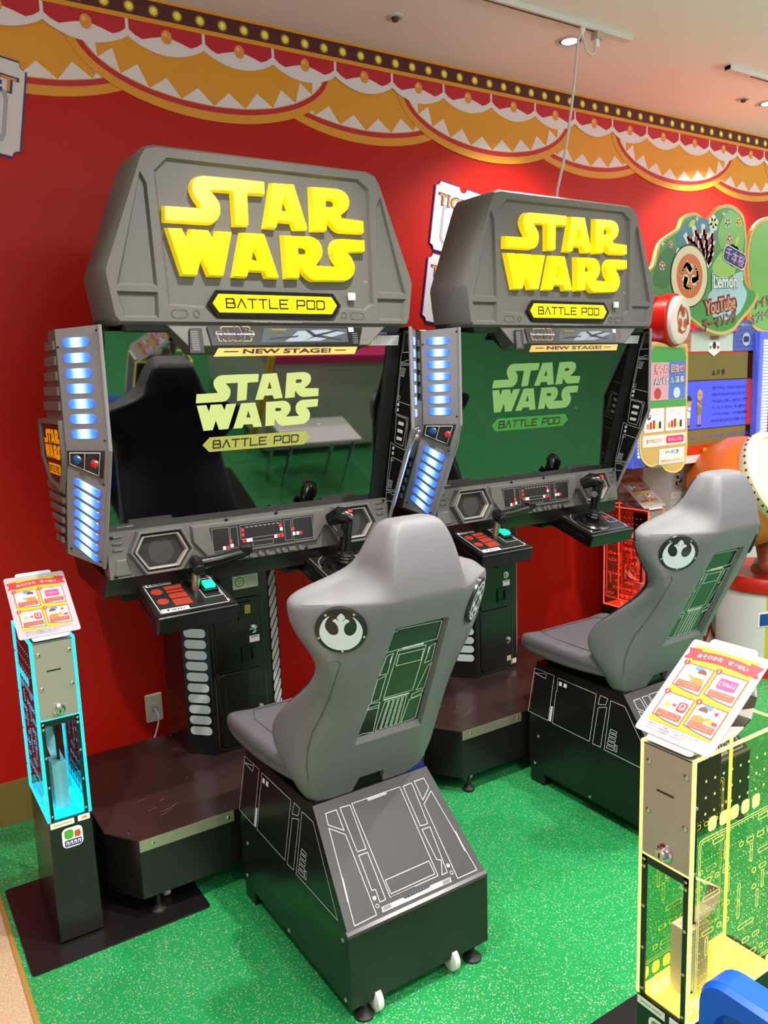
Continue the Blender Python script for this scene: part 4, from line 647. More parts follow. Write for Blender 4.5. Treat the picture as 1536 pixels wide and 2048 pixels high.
    for s in (-1, 1):
        o = Vector((XC + s * .1575, 2.761, .3)); ex = Vector((.075, .078 * s, 0)).normalized() if s == 1 else Vector((.075, -.078, 0)).normalized()
        Fp = FRM(o, ex, (0, 0, 1)); mb = MB(); pm = M('frosted_strip', 'cfdcdc', .4)
        for k in range(16):
            v = .07 + .0415 * k - .01
            if v > .64: break
            mb.poly(Fp, rrect(-.043, .043, v - .0165, v + .0165, .0155, 5) if s == -1 else [(a, c + a * .5) for a, c in rrect(-.043, .043, v - .0165, v + .0165, .012, 4)], .001, pm)
        mb.stroke(Fp, rect(-.052, .052, -.025, .66), .001, .0006, M('strip_line', '2c2c2c', .4)); mb.build('slotted_strip', pi_, smooth=0)
    Fd = FX((XC, 2.722, .245)); mb = MB(); mb.extr(Fd, rrect(-.10, .088, .325, .60, .022), 0, .006, BLACK, inset=.003); mb.stroke(Fd, rrect(-.106, .094, .319, .606, .026), .003, .0012, M('door_line', '3a3a3a', .3)); d1 = mb.build('coin_door', pi_, bevel=.001); Fd1 = Fd; Fd = Fd2 = FX((XC, 2.722, .265))
    mb = MB(); mb.extr(Fd, rrect(-.10, .088, .02, .305, .022), 0, .006, BLACK, inset=.003); mb.stroke(Fd, rrect(-.106, .094, .014, .311, .026), .003, .0012, M('door_line', '', .3)); mb.stroke(Fd, [(-.07, .25), (-.07, .14), (.03, .14)], .001, .0066, M('door_line', '', .3), False); mb.stroke(Fd, [(.03, .29), (.03, .14)], .001, .0066, M('door_line', '', .3), False); d2 = mb.build('cash_door', pi_, bevel=.001); Fd = Fd1
    mb = MB(); mb.extr(Fd, rect(-.005, .05, .515, .585), .006, .012, DARK, inset=.002); mb.poly(Fd, rect(.006, .012, .525, .575), .0126, M('slot_black', '030303', .3)); mb.extr(Fd, rect(.02, .042, .54, .572), .012, .015, M('coin_amber', '8a7a20', .2, emis='b0a020', es=.1)); mb.build('coin_slot', d1)
    mb = MB(); mb.extr(Fd, rect(.0, .05, .355, .415), .006, .013, DARK, [rect(.01, .042, .363, .408)]); mb.poly(Fd, rect(.01, .042, .363, .408), .0066, M('slot_black', '', .3)); mb.build('coin_return', d1)
    for par, u, v in ((d1, .052, .475), (d2, .062, .145)):
        mb = MB(); Fq = Fd1 if par is d1 else Fd2; o = Fq[0] + Fq[1] * u + Fq[2] * v + Fq[3] * .006; mb.lathe(o, Fd[3], [(.016, 0), (.016, .003), (.011, .004), (.011, .009), (.009, .01)], CHROME, 18); mb.build('lock', par)
        mb = MB(); mb.box(o.x - .0015, o.x + .0015, o.y - .0106, o.y - .009, o.z - .005, o.z + .005, DARK); mb.build('keyhole', par)
    mb = MB(); mb.poly(Fd, rect(.035, .075, .425, .45), .0068, PAPER)
    for k in range(14): mb.poly(Fd, rect(.042 + .002 * k, .043 + .002 * k, .442, .447), .0072, DARK)
    mb.build('barcode_sticker', d1, smooth=0)
    mb = MB(); mb.poly(Fd, rrect(-.105, -.045, .555, .572, .008), .0068, PAPER); mb.text(Fd, 'CONTINUE ¥100', -.075, .5635, w=.05, ht=.009, h=.0072, mat=DARK, bold=.03); mb.build('price_sticker', d1, smooth=0)
    Fd = FX((XC, 2.722, .255)); mb = MB(); mb.poly(Fd, rrect(-.015, .085, .622, .672, .003, 2), .0006, M('sticker_pale', 'e4eedc', .5)); mb.disc(Fd, .012, .648, .019, .001, GREENP, 20, r0=.015); mb.disc(Fd, .006, .652, .0028, .001, GREENP, 8); mb.disc(Fd, .018, .652, .0028, .001, GREENP, 8); mb.disc(Fd, .012, .643, .003, .001, GREENP, 8)
    for k in range(4): mb.text(Fd, '節電にご協力ください', .059, .663 - .009 * k, w=.04, ht=.004, h=.001, mat=GREENP)
    mb.build('green_sticker', pi_, smooth=0)
    mb = MB(); mb.poly(Fd2, rect(.055, .08, .045, .07), .0068, M('sticker_kraft', 'b8a88c', .5)); mb.build('kraft_sticker', d2, smooth=0)
    mb = MB(); mb.poly(FX((XC, 2.722, .3)), rect(.045, .118, -.012, .012), .0006, M('sticker_silver', 'd8d2c0', .3)); mb.build('serial_plate', pi_, smooth=0)
    # ---- platform
    P = [(-.605, 2.43), (-.53, 2.318), (.53, 2.318), (.605, 2.43), (.605, 3.02), (-.605, 3.02)]
    mb = MB(); mb.hexa([(XC + a, c, .075) for a, c in P], [(XC + a, c, .266) for a, c in P], BLACK); pf = mb.build('platform', root, bevel=.002)
    pt = M('platform_tread', '33231f', .24, bump=.08, bscale=60); mb = MB(); mb.poly(FT((XC, 0, .2665)), [(a * .995, 2.67 + (c - 2.67) * .995) for a, c in P], 0, pt)
    scr_ = M('scratch_grey', '6a5a56', .5)
    for (u, v, l, an) in ((-.45, 2.48, .03, .3), (-.42, 2.45, .04, .2), (-.43, 2.43, .05, .35), (-.38, 2.46, .025, .6), (-.4, 2.52, .02, .5), (-.27, 2.62, .012, 1.2), (-.46, 2.56, .03, .2)): mb.stroke(FT((XC, 0, .2668)), [(u, v), (u + l * math.cos(an), v + l * math.sin(an))], .002, 0, scr_, False)
    mb.build('tread_sheet', pf, smooth=0)
    tm = M('edge_strip_metal', 'aaa690', .3, metal=.7)
    for (a0, a1) in ((-.53, -.226), (.226, .53)):
        mb = MB(); mb.box(XC + a0, XC + a1, 2.315, 2.3185, .232, .268, tm); e = mb.build('edge_strip', pf)
        for a in (a0 + .04, a1 - .02): mb = MB(); mb.lathe((XC + a, 2.315, .25), (0, -1, 0), [(.0055, 0), (.0055, .0015), (.003, .003)], CHROME, 12); mb.build('screw', pf)
    for (a, c) in ((-.54, 2.39), (-.56, 2.98), (-.2, 3.0), (-.235, 2.36), (.54, 2.39)): mb = MB(); mb.lathe((XC + a, c, .2668), (0, 0, 1), [(.0055, 0), (.0055, .0015), (.003, .003)], CHROME, 12); mb.build('tread_screw', pf)
    for a in (-.48, .48):
        mb = MB(); mb.lathe((XC + a, 2.345, 0.0065), (0, 0, 1), [(.024, 0), (.024, .006), (.014, .012), (.011, .02), (.007, .022), (.007, .08)], RUBBER, 18); mb.build('leveling_foot', pf)
        cxx = XC + a + (.045 if a < 0 else -.045); mb = MB(); mb.lathe((cxx, 2.42, .034), (1, 0, 0), [(.02, -.011), (.0335, -.008), (.0335, .008), (.02, .011)], WHITE, 22); mb.box(cxx - .008, cxx + .008, 2.41, 2.43, .05, .08, STEEL); mb.build('caster', pf)
    for a in (-.5, .5):
        mb = MB(); mb.lathe((XC + a, 2.95, 0.0), (0, 0, 1), [(.024, 0), (.024, .006), (.014, .012), (.007, .022), (.007, .08)], RUBBER, 18); mb.build('leveling_foot', pf)
    return root
CAB = make_cabinet()
POD2 = Vector((1.25, .01, 0))
CAB2 = copy_tree(CAB); CAB2.location += POD2
CAB2['label'] = 'farther grey space battle arcade cabinet, in front of the ticket wall signs'
for ch in CAB2.children:
    if ch.name.startswith('screen'):
        for k in ch.children:
            if not k.name.startswith(('screen_logo', 'screen_plate')): continue
            k.data = k.data.copy(); isl = k.name.startswith('screen_logo')
            for i, mt in enumerate(k.data.materials):
                if mt == SLOGO: k.data.materials[i] = SLOGO_F
                elif mt == SLOGO2: k.data.materials[i] = SLOGO2_F
            for v in k.data.vertices:
                v.co.x = (v.co.x + .009) * 1.11 - .045; z2 = 1.45 + (v.co.z - 1.564) * 1.1 + .118; v.co.y -= (z2 - v.co.z) * math.tan(R(15)); v.co.z = z2
# ---------------------------------------------------------------- seat unit
EMB = ART['EMB'][0]
def smooth_closed(P, n=3):                         # Catmull-Rom through the points of each half
    out = []; k = len(P)
    for i in range(k):
        p0, p1, p2, p3 = P[i - 1], P[i], P[(i + 1) % k], P[(i + 2) % k]
        for j in range(n):
            t = j / n; out.append(tuple(.5 * ((2 * p1[d]) + (-p0[d] + p2[d]) * t + (2 * p0[d] - 5 * p1[d] + 4 * p2[d] - p3[d]) * t * t + (-p0[d] + 3 * p1[d] - 3 * p2[d] + p3[d]) * t ** 3) for d in (0, 1)))
    return out
# sections of the backrest: z, rear (half width, y), outer (x,y), shoulder edge (x,y), lip (x,y), inner (x,y), front centre y
SEC = [
 (.470, .128, 1.838, .160, 1.845, .168, 1.855, .165, 1.875, .13, 1.90, 1.91),
 (.500, .138, 1.832, .182, 1.845, .194, 1.862, .196, 1.885, .15, 1.92, 1.92),
 (.560, .138, 1.795, .200, 1.820, .220, 1.848, .226, 1.880, .17, 1.93, 1.90),
 (.610, .133, 1.768, .205, 1.802, .230, 1.845, .240, 1.930, .18, 1.955, 1.88),
 (.665, .128, 1.738, .206, 1.776, .236, 1.840, .248, 1.955, .19, 1.965, 1.85),
 (.720, .124, 1.709, .205, 1.752, .236, 1.820, .248, 1.930, .20, 1.935, 1.82),
 (.765, .122, 1.687, .205, 1.732, .234, 1.792, .245, 1.870, .20, 1.890, 1.80),
 (.810, .121, 1.665, .204, 1.712, .230, 1.762, .240, 1.805, .20, 1.840, 1.775),
 (.870, .119, 1.636, .200, 1.674, .222, 1.700, .232, 1.722, .19, 1.770, 1.75),
 (.925, .118, 1.610, .200, 1.642, .220, 1.658, .228, 1.676, .185, 1.735, 1.73),
 (.975, .117, 1.585, .220, 1.638, .246, 1.655, .254, 1.678, .21, 1.730, 1.718),
 (1.010, .116, 1.568, .236, 1.640, .268, 1.662, .276, 1.684, .235, 1.733, 1.71),
 (1.050, .115, 1.549, .240, 1.632, .284, 1.664, .294, 1.692, .25, 1.738, 1.700),
 (1.085, .114, 1.532, .238, 1.617, .288, 1.658, .299, 1.695, .25, 1.733, 1.690),
 (1.104, .112, 1.526, .225, 1.612, .286, 1.660, .300, 1.700, .25, 1.725, 1.685),
 (1.122, .108, 1.527, .160, 1.592, .245, 1.672, .284, 1.700, .24, 1.718, 1.683),
 (1.140, .105, 1.528, .128, 1.578, .170, 1.665, .222, 1.694, .19, 1.708, 1.680),
 (1.165, .100, 1.530, .115, 1.575, .128, 1.650, .136, 1.682, .11, 1.692, 1.677),
 (1.200, .093, 1.536, .108, 1.570, .120, 1.625, .118, 1.662, .09, 1.672, 1.672),
 (1.240, .080, 1.545, .096, 1.570, .104, 1.620, .100, 1.650, .08, 1.660, 1.662),
 (1.270, .066, 1.556, .080, 1.575, .086, 1.615, .082, 1.638, .065, 1.645, 1.648),
 (1.289, .046, 1.574, .060, 1.585, .066, 1.608, .060, 1.625, .05, 1.63, 1.632),
]
def seat_section(z, wr, yr, xo, yo, xe, ye, xl, yl, xi, yi, yf):
    xl2, yl2 = xl - .012, yl + (yi - yl) * .6 + .006
    half = [(wr * .5, yr), (wr * .93, yr), (wr + (xo - wr) * .10, yr + (yo - yr) * .08), (wr + (xo - wr) * .5, yr + (yo - yr) * .48), (xo, yo), (xe - .012 * min(1, xe / .2), ye - .014), (xe, ye), (xl, yl), (xl2, yl2), (xi, yi), (xi * .7, (yi + yf) / 2), (xi * .4, yf)]
    return [(0, yr)] + half + [(0, yf)] + [(-a, c) for a, c in half[::-1]]
def bool_cut(o, cutters):
    for c in cutters:
        d = o.modifiers.new('cut', 'BOOLEAN'); d.operation = 'DIFFERENCE'; d.solver = 'EXACT'; d.object = c
    dg = bpy.context.evaluated_depsgraph_get(); dg.update()
    me = bpy.data.meshes.new_from_object(o.evaluated_get(dg)); old = o.data; o.modifiers.clear(); o.data = me; bpy.data.meshes.remove(old)
    for c in cutters: bpy.data.objects.remove(c)
def make_seat():
    root = thing('arcade_chair', (XC, 1.93, 0), 'nearer grey bucket seat on black base, in the middle of the floor', 'arcade seat', 'grey bucket seats on black bases')
    # base
    mb = MB(); V = {}
    for s in (-1, 1):
        X = lambda a: XC + s * a
        V[s] = [(X(.224), 2.27, .05), (X(.224), 2.27, .247), (X(.190), 2.265, .489), (X(.190), 1.828, .489), (X(.224), 1.60, .247), (X(.224), 1.60, .045)]
        mb.face([V[s][0], V[s][1], V[s][4], V[s][5]], BLACK); mb.face([V[s][1], V[s][2], V[s][3], V[s][4]], SATIN)
    a, c = V[-1], V[1]
    for i, mt in ((0, BLACK), (1, BLACK), (2, BLACK), (3, M('base_slope_panel', '2b2a2b', .42)), (4, BLACK), (5, BLACK)): j = (i + 1) % 6; mb.face([a[i], a[j], c[j], c[i]], mt)
    FRr = fr('REAR'); A = ART['REAR']
    for i, l in enumerate(A):
        if i < 10: mb.stroke(FRr, l, .002, .0012, LINE)
        elif i < 14: mb.poly(FRr, l, .0014, M('silver_block', 'b4b6b8', .4) if i in (10, 12) else LINE)
    sb = M('silver_block', '', .4)
    for i, (u, v) in enumerate(A[14]): mb.disc(FRr, u, v, .0055, .0014, sb, 16, r0=0 if i < 2 else .0035)
    for l in A[15:17]: mb.poly(FRr, l, .0018, SATIN); u0, v0 = l[0]
    for l in A[15:17]:
        for k in range(6):
            t = (k + .5) / 6; p0 = Vector(l[0]).lerp(Vector(l[1]), t); p1 = Vector(l[3]).lerp(Vector(l[2]), t); mb.stroke(FRr, [tuple(p0), tuple(p1)], .0016, .0022, sb, False)
    for k in range(6):
        t = (k + .2) / 6; l = A[17]; p0 = Vector(l[0]).lerp(Vector(l[1]), t); mb.poly(FRr, rect(p0.x, p0.x + .006, .0315, .038), .002, M('navy_block', '3c4258', .4))
    for s in (-1, 1):
        FSd = FRM((XC + s * .224, 1.6, .247), (0, -1, 0), (-s * .034, 0, .242)); h = .0012 if s == -1 else -.0012
        for i, l in enumerate(ART['SIDE']): (mb.stroke(FSd, l, .0017, h, LINE) if i < 12 else mb.poly(FSd, l, h, LINE))
    base = mb.build('seat_base', root, smooth=20)
    mb = MB(); mb.hexa([(XC - .226, 1.598, .245), (XC + .226, 1.598, .245), (XC + .226, 1.612, .243), (XC - .226, 1.612, .243)], [(XC - .226, 1.600, .252), (XC + .226, 1.600, .252), (XC + .226, 1.612, .258), (XC - .226, 1.612, .258)], M('fold_edge', '3c3a3a', .25)); mb.build('fold_edge', base)
    mb = MB(); mb.box(XC - .16, XC + .16, 1.84, 2.24, .488, .535, DARK); mb.build('riser', root, bevel=.004)
    mb = MB(); mb.box(XC + .12, XC + .185, 1.832, 1.90, .488, .500, M('blue_bracket', '1c2270', .4)); mb.build('slide_bracket', root)
    for s in (-1, 1):
        for (y, z) in ((1.63, .225), (1.63, .055), (2.22, .20), (2.24, .08), (1.95, .06)): mb = MB(); mb.lathe((XC + s * .224, y, z), (s, 0, 0), [(.006, 0), (.006, .0015), (.003, .003)], STEEL, 10); mb.build('bolt', base)
    for (x, y) in ((-.16, 1.635), (.16, 1.635)):
        mb = MB(); mb.lathe((XC + x * 1.12, y - .02, 0), (0, 0, 1), [(.026, 0), (.026, .006), (.016, .012), (.012, .02), (.008, .022), (.008, .06)], RUBBER, 20); mb.build('leveling_foot', root)
        mb = MB(); cx_ = XC + (.105 if x > 0 else -.145); mb.lathe((cx_, y - .018, .034), (1, 0, .0), [(.022, -.012), (.0335, -.008), (.0335, .008), (.022, .012)], WHITE, 24); mb.lathe((cx_, y - .018, .034), (1, 0, 0), [(.008, -.014), (.008, .014)], STEEL, 12); mb.build('caster', root)
    for s in (-1, 1):
        mb = MB(); mb.box(XC + s * .205 - .018, XC + s * .205 + .018, 2.19, 2.262, 0, .05, BLACK); mb.build('front_foot', root, bevel=.002)
    # cushion
    mb = MB(); rows = []
    for (y, w, zt, zb, e) in ((1.80, .185, .590, .545, .03), (1.84, .21, .60, .535, .03), (2.0, .232, .606, .525, .03), (2.16, .238, .610, .525, .03), (2.26, .238, .614, .53, .03), (2.305, .234, .608, .545, .025), (2.322, .225, .590, .558, .015)):
        zm = zt - .034; zm2 = zt - .046
        r = [(0, zt - .012), (w * .55, zt - .012), (w * .74, zt - .006), (w - e * .5, zt), (w, zt - .012), (w + .002, zm), (w - .003, zm2), (w - .002, zb + .014), (w - .012, zb), (w * .5, zb), (0, zb)]
        rows.append([(XC + a, y, z) for a, z in r] + [(XC - a, y, z) for a, z in r[1:-1][::-1]])
    n = len(rows[0]); mb.add([p for r in rows for p in r], [(i * n + j, i * n + (j + 1) % n, (i + 1) * n + (j + 1) % n, (i + 1) * n + j) for i in range(len(rows) - 1) for j in range(n)] + [tuple(range(n))[::-1], tuple(range((len(rows) - 1) * n, len(rows) * n))], VINYL)
    cu = mb.build('seat_cushion', root, smooth=180, sub=2)
    mb = MB()
    mb.tube([(XC - .172, 1.85, .5985), (XC - .178, 2.05, .604), (XC - .182, 2.2, .607), (XC - .15, 2.275, .606), (XC, 2.285, .602), (XC + .15, 2.275, .606), (XC + .182, 2.2, .607), (XC + .178, 2.05, .604), (XC + .172, 1.85, .5985)], .0022, VINYL, 6); mb.build('stitched_seam', cu)
    # backrest shell
    rows = []
    for sec in SEC: rows.append([(XC + a, c, sec[0]) for a, c in seat_section(*sec)])
    n = len(rows[0]); k = len(rows)
    mb = MB(); mb.add([p for r in rows for p in r], [(i * n + j, i * n + (j + 1) % n, (i + 1) * n + (j + 1) % n, (i + 1) * n + j) for i in range(k - 1) for j in range(n)] + [tuple(range(n))[::-1], tuple(range((k - 1) * n, k * n))], SEATG)
    sh = mb.build('seat_shell', root, smooth=180, sub=2)
    at = sh.data.attributes.new('crease_edge', 'FLOAT', 'EDGE'); zr = round(1.104, 3)
    for e in sh.data.edges:
        p, q = [sh.data.vertices[i].co for i in e.vertices]
        if abs(p.z - zr) < 1e-3 and abs(q.z - zr) < 1e-3 and min(abs(p.x), abs(q.x)) > .1 and max(p.y, q.y) + 1.93 < 1.70: at.data[e.index].value = .75
        elif abs(p.z - q.z) > .01 and p.z > .5:
            for sec in SEC:
                if abs(p.z - sec[0]) < 1e-3 and abs(abs(p.x) - sec[1] * .93) < 2e-3 and abs(p.y + 1.93 - sec[2]) < 2e-3: at.data[e.index].value = .7
    FB_ = fr('BACK')
    def cutter(mbx):
        o = mbx.build('cutter', root, smooth=0); return o
    o_, ex, ey, nn = FB_
    c1 = MB(); T = [(-.113, -.042), (.113, -.042), (.080, .388), (-.080, .388)]; Bm = [(-.099, -.004), (.099, -.004), (.0765, .366), (-.0765, .366)]
    c1.hexa([o_ + ex * a + ey * c - nn * .004 for a, c in Bm], [o_ + ex * (a * 1.10) + ey * ((c - .18) * 1.10 + .18) + nn * .06 for a, c in T])if False else c1.hexa([o_ + ex * a + ey * c + nn * .000 for a, c in Bm], [o_ + ex * (a * 1.25) + ey * ((c - .18) * 1.2 + .18) + nn * .075 for a, c in T], SEATG)
    c2 = MB(); c2.hexa([(XC - .085, 1.70, .40), (XC + .06, 1.70, .40), (XC + .06, 2.1, .40), (XC - .085, 2.1, .40)], [(XC - .05, 1.70, .535), (XC + .03, 1.70, .535), (XC + .03, 2.1, .535), (XC - .05, 2.1, .535)], SEATG)
    bool_cut(sh, [cutter(c1), cutter(c2)])
    sh.data.materials.append(M('seat_front_vinyl', '24242e', .35))
    for p in sh.data.polygons:
        p.use_smooth = True
        if p.normal.y > .30 and p.center.z < 1.27: p.material_index = len(sh.data.materials) - 1
    bm = bmesh.new(); bm.from_mesh(sh.data)
    for e in bm.edges:
        if len(e.link_faces) == 2 and e.calc_face_angle(0) > R(38): e.smooth = False
    bm.to_mesh(sh.data); bm.free()
    # printed insert in the recess
    mb = MB(); mb.poly(FB_, [(-.0985, -.0035), (.0985, -.0035), (.076, .3655), (-.076, .3655)], .0008, M('insert_black', '101312', .2))
    for i, l in enumerate(ART['BACK'][:20]): (mb.stroke(FB_, l, .0022, .0014, LINE) if i < 16 else mb.poly(FB_, l, .0016, LINE))
    mb.build('back_insert', root, smooth=0)
    # emblem discs on both shoulders
    for s in (-1, 1):
        nrm = Vector((s * .555, -.79, -.29)).normalized(); cpt = Vector((XC + s * .208, 1.600, 1.037))
        # sit on the shell
        hit, loc, no, idx = sh.ray_cast(cpt + nrm * .2 - root.location, -nrm)
        if hit: cpt = loc + root.location
        exx = Vector((0, 0, 1)).cross(nrm).normalized(); cpt = cpt + nrm * .004; Fm = FRM(cpt + nrm * .0022, exx, nrm.cross(exx))
        mb = MB(); mb.lathe(cpt - nrm * .034, nrm, [(.062, 0), (.062, .036), (.060, .0375)], M('emblem_black', '1a1d1c', .3), 40); dk = mb.build('emblem_disc', root, smooth=40)
        mb = MB(); ew = M('emblem_white', 'c8d4da', .4)
        if s == -1: mb.poly(Fm, [(a * .062, c * .062) for a, c in smooth_closed(EMB, 3)], .0022, ew); dk['label'] = 'round black disc with white winged crest emblem'
        else:
            h = .0022; mb.disc(Fm, 0, 0, .053, h, ew, 36); kb = M('emblem_black', '', .3); mb.disc(Fm, 0, 0, .047, h + .0004, kb, 36, r0=.0435)
            for q in range(6):
                a0 = R(60 * q + 12); mb.disc(Fm, 0, 0, .0395, h + .0004, kb, 6, r0=.028, a0=a0, a1=a0 + R(36)); a1 = R(60 * q); mb.poly(Fm, [(.006 * math.cos(a1 + 1.57), .006 * math.sin(a1 + 1.57)), (.006 * math.cos(a1 - 1.57), .006 * math.sin(a1 - 1.57)), (.021 * math.cos(a1 - .2), .021 * math.sin(a1 - .2)), (.021 * math.cos(a1 + .2), .021 * math.sin(a1 + .2))], h + .0004, kb)
            mb.disc(Fm, 0, 0, .010, h + .0006, kb, 12); dk['label'] = 'round black disc with white six spoked wheel emblem'
        mb.build('emblem_print', dk, smooth=0)
        for q in range(5):
            mb = MB(); a1 = R(90 + 36 + 72 * q); p = Fm[0] + Fm[1] * .0565 * math.cos(a1) + Fm[2] * .0565 * math.sin(a1); mb.lathe(p + nrm * .001, nrm, [(.0034, 0), (.0034, .0012), (.0015, .002)], CHROME, 10); mb.build('rivet', dk)
    # seam line down both flanks
    for s in (-1, 1):
        mb = MB(); P = []
        for (x, y, z) in ((.222, 1.684, .951), (.222, 1.65, .952), (.222, 1.61, .949), (.222, 1.583, .94), (.222, 1.574, .925), (.222, 1.60, .885), (.222, 1.664, .822), (.222, 1.722, .767), (.222, 1.761, .726), (.222, 1.788, .672), (.222, 1.804, .61), (.222, 1.80, .56)):
            p = Vector((XC + s * x, y, z)) - root.location; hit, loc, no, idx = sh.closest_point_on_mesh(p); P.append(loc + root.location)
        mb.tube(P, .0017, M('seam_dark_grey', '4a4a4c', .6), 6); mb.build('flank_seam', sh)  # thin dark grey tube along the crease between shell and bolster
    # front pads of the seat, seen in the screen
    return root
SEAT = make_seat()
SEAT2 = copy_tree(SEAT); SEAT2.location += POD2; SEAT2['label'] = 'farther grey bucket seat on black base, behind the yellow ticket dispenser'
# ---------------------------------------------------------------- ticket dispensers and their cards
def dispenser(loc, rotz, colr, glow, label, strip_side=1):
    """front faces -Y at rotz 0; width .118, depth .285"""
    root = thing('ticket_dispenser', loc, label, 'ticket dispenser', 'edge lit ticket dispensers'); W, D, Z0, Z1 = .059, .1425, .384, .92
    nm = colr; EG = M('acrylic_edge_' + nm, glow, .2, emis=glow, es=1.25); ET = M('acrylic_etch_' + nm, glow, .3, emis=glow, es=.55 if nm == 'yellow' else .95); CL = clear_mat('clear_acrylic_' + nm, {'cyan': 'd8f4f8', 'yellow': 'f0f0e4', 'red': 'ffe0da'}[nm])
    objs = []
    T = Matrix.Translation(loc) @ Matrix.Rotation(rotz, 4, 'Z')
    def fin(mb, name, par=None, **k):
        mb.v = [tuple(T @ Vector(p)) for p in mb.v]; return mb.build(name, par or root, **k)
    mb = MB(); mb.hexa([(-W - .004, -D - .004, .006), (W + .004, -D - .004, .006), (W + .004, D + .004, .006), (-W - .004, D + .004, .006)], [(-W, -D, Z0), (W, -D, Z0), (W, D, Z0), (-W, D, Z0)], BLACK); ba = fin(mb, 'base_box', bevel=.002)
    Ff = FRM((0, -D - .0012, .384), (1, 0, 0), (0, 0, 1)); mb = MB()
    mb.poly(Ff, rect(-.056, .01, -.021, -.003), .0006, M('sticker_pale', '', .5)); mb.poly(Ff, rrect(.02, .054, -.02, -.002, .002, 2), .0006, PAPER); mb.poly(Ff, [(.028, -.013), (.034, -.008), (.046, -.007), (.046, -.014)], .001, ORANGE); mb.text(Ff, 'BANDAI NAMCO', -.022, -.012, w=.05, ht=.004, h=.001, mat=M('print_black', '', .5))
    mb.poly(Ff, rrect(-.028, .03, -.092, -.03, .014, 3), .0006, PAPER); mb.poly(Ff, rrect(-.022, .026, -.088, -.068, .004, 2), .001, NAVY); mb.poly(Ff, rrect(-.021, .004, -.064, -.036, .008, 3), .001, GREENP); mb.poly(Ff, rrect(.007, .024, -.064, -.043, .006, 3), .001, M('print_rust', 'b85a30', .5))
    for q in range(4): mb.poly(Ff, rect(-.018 + .011 * q, -.010 + .011 * q, -.084, -.072), .0014, PAPER); mb.poly(Ff, rect(-.016 + .011 * q, -.013 + .011 * q, -.084, -.076), .0018, NAVY)
    fin(mb, 'front_sticker', ba, smooth=0)
    # acrylic walls
    def wall(x0, x1, y0, y1):
        mb = MB(); mb.box(x0, x1, y0, y1, Z0 + .001, Z1, CL); return fin(mb, 'clear_panel', smooth=0)
    L_ = wall(-W, -W + .004, -D, D); Rr = wall(W - .004, W, -D, D); Bk = wall(-W + .005, W - .005, D - .004, D)
    for par, x in ((L_, -W + .002), (Rr, W - .002)):
        mb = MB(); e = .0042 if nm == 'cyan' else .003
        for (y0, y1, z0, z1) in ((-D - .001, -D + .004, Z0, Z1), (D - .003, D + .001, Z0, Z1), (-D, D, Z1 - .002, Z1 + .002), (-D, D, Z0, Z0 + .006)): mb.box(x - e, x + e, y0, y1, z0, z1, EG)
        fin(mb, 'glowing_edge', par, smooth=0)
        # etched pattern on the side: frames, pills and dots
        sx = 1 if x > 0 else -1; Fs = FRM((x + sx * .0026, 0, .62), (0, sx, 0), (0, 0, 1)); mb = MB(); rnd = random.Random(5)
        hh = .0004
        mb.stroke(Fs, rrect(-.125, .125, -.19, .14, .006, 2), .0014, hh, ET); mb.stroke(Fs, rrect(-.120, .120, -.185, .135, .005, 2), .0014, hh, ET)
        for r_ in range(9):
            v = -.168 + .036 * r_
            u = -.108
            while u < .10:
                w_ = rnd.choice((.012, .022, .034, .05)); 
                if u + w_ > .112: w_ = .112 - u
                if w_ < .008: break
                if rnd.random() < .82:
                    if rnd.random() < .25: mb.stroke(Fs, rrect(u + w_ * .3, u + w_ * .3 + .007, v - .008, v + .03, .003, 2), .0015, hh, ET)
                    else: mb.stroke(Fs, rrect(u, u + w_, v, v + .009, .004, 3), .0015, hh, ET)
                u += w_ + .012
        for r_ in range(19):
            for c_ in range(26):
                if (r_ % 2 == 0 or c_ % 4 == 0) and rnd.random() < .8: u, v = -.114 + .0092 * c_, -.177 + .018 * r_ * .95; mb.poly(Fs, rect(u - .0010, u + .0010, v - .0010, v + .0010), hh, ET)
        for r_ in range(3):
            for c_ in range(9): u, v = -.11 + .026 * c_, .19 + .032 * r_; mb.poly(Fs, rect(u - .0022, u + .0022, v - .0022, v + .0022), hh, ET)
        for c_ in range(5): mb.poly(Fs, rrect(-.1 + .034 * c_, -.075 + .034 * c_, .15, .178, .008, 3), hh, ET)
        for c_ in range(5): mb.poly(Fs, rrect(-.03 + .034 * c_, -.006 + .034 * c_, -.222, -.196, .008, 3), hh, ET)
        mb.text(Fs, 'NAMCO Entertainment Inc.', .03, -.229, w=.12, ht=.008, h=hh, mat=ET, bold=.02); fin(mb, 'etched_pattern', par, smooth=0)
        for z in (.46, .58, .70, .83):
            for y in (-D + .006, D - .008):
                mb = MB(); p = (x + sx * .003, y, z); mb.lathe(p, (sx, 0, 0), [(.004, 0), (.004, .0015), (.002, .003)], CHROME, 10); fin(mb, 'screw', par)
    mb = MB(); mb.box(-W, W, D - .003, D + .001, Z1 - .002, Z1 + .002, EG); fin(mb, 'glowing_edge', Bk, smooth=0)
    # metal front plate with slot and lock
    mb = MB(); mb.box(-W + .006, W - .006, -D + .0, -D + .004, .692, Z1 - .002, STEEL); mb.box(-W + .006, W - .006, -D, -D + .055, Z1 - .004, Z1 - .001, STEEL); fp = fin(mb, 'front_plate')
    mb = MB(); mb.box(-.022, .016, -D - .0008, -D + .001, .832, .8355, DARK); fin(mb, 'slot', fp)
    for (u, v) in ((-.04, .885), (.042, .885), (-.04, .785), (.042, .785)): mb = MB(); mb.lathe((u, -D - .0005, v), (0, -1, 0), [(.0055, 0), (.0055, .002), (.003, .0035)], CHROME, 12); fin(mb, 'screw', fp)
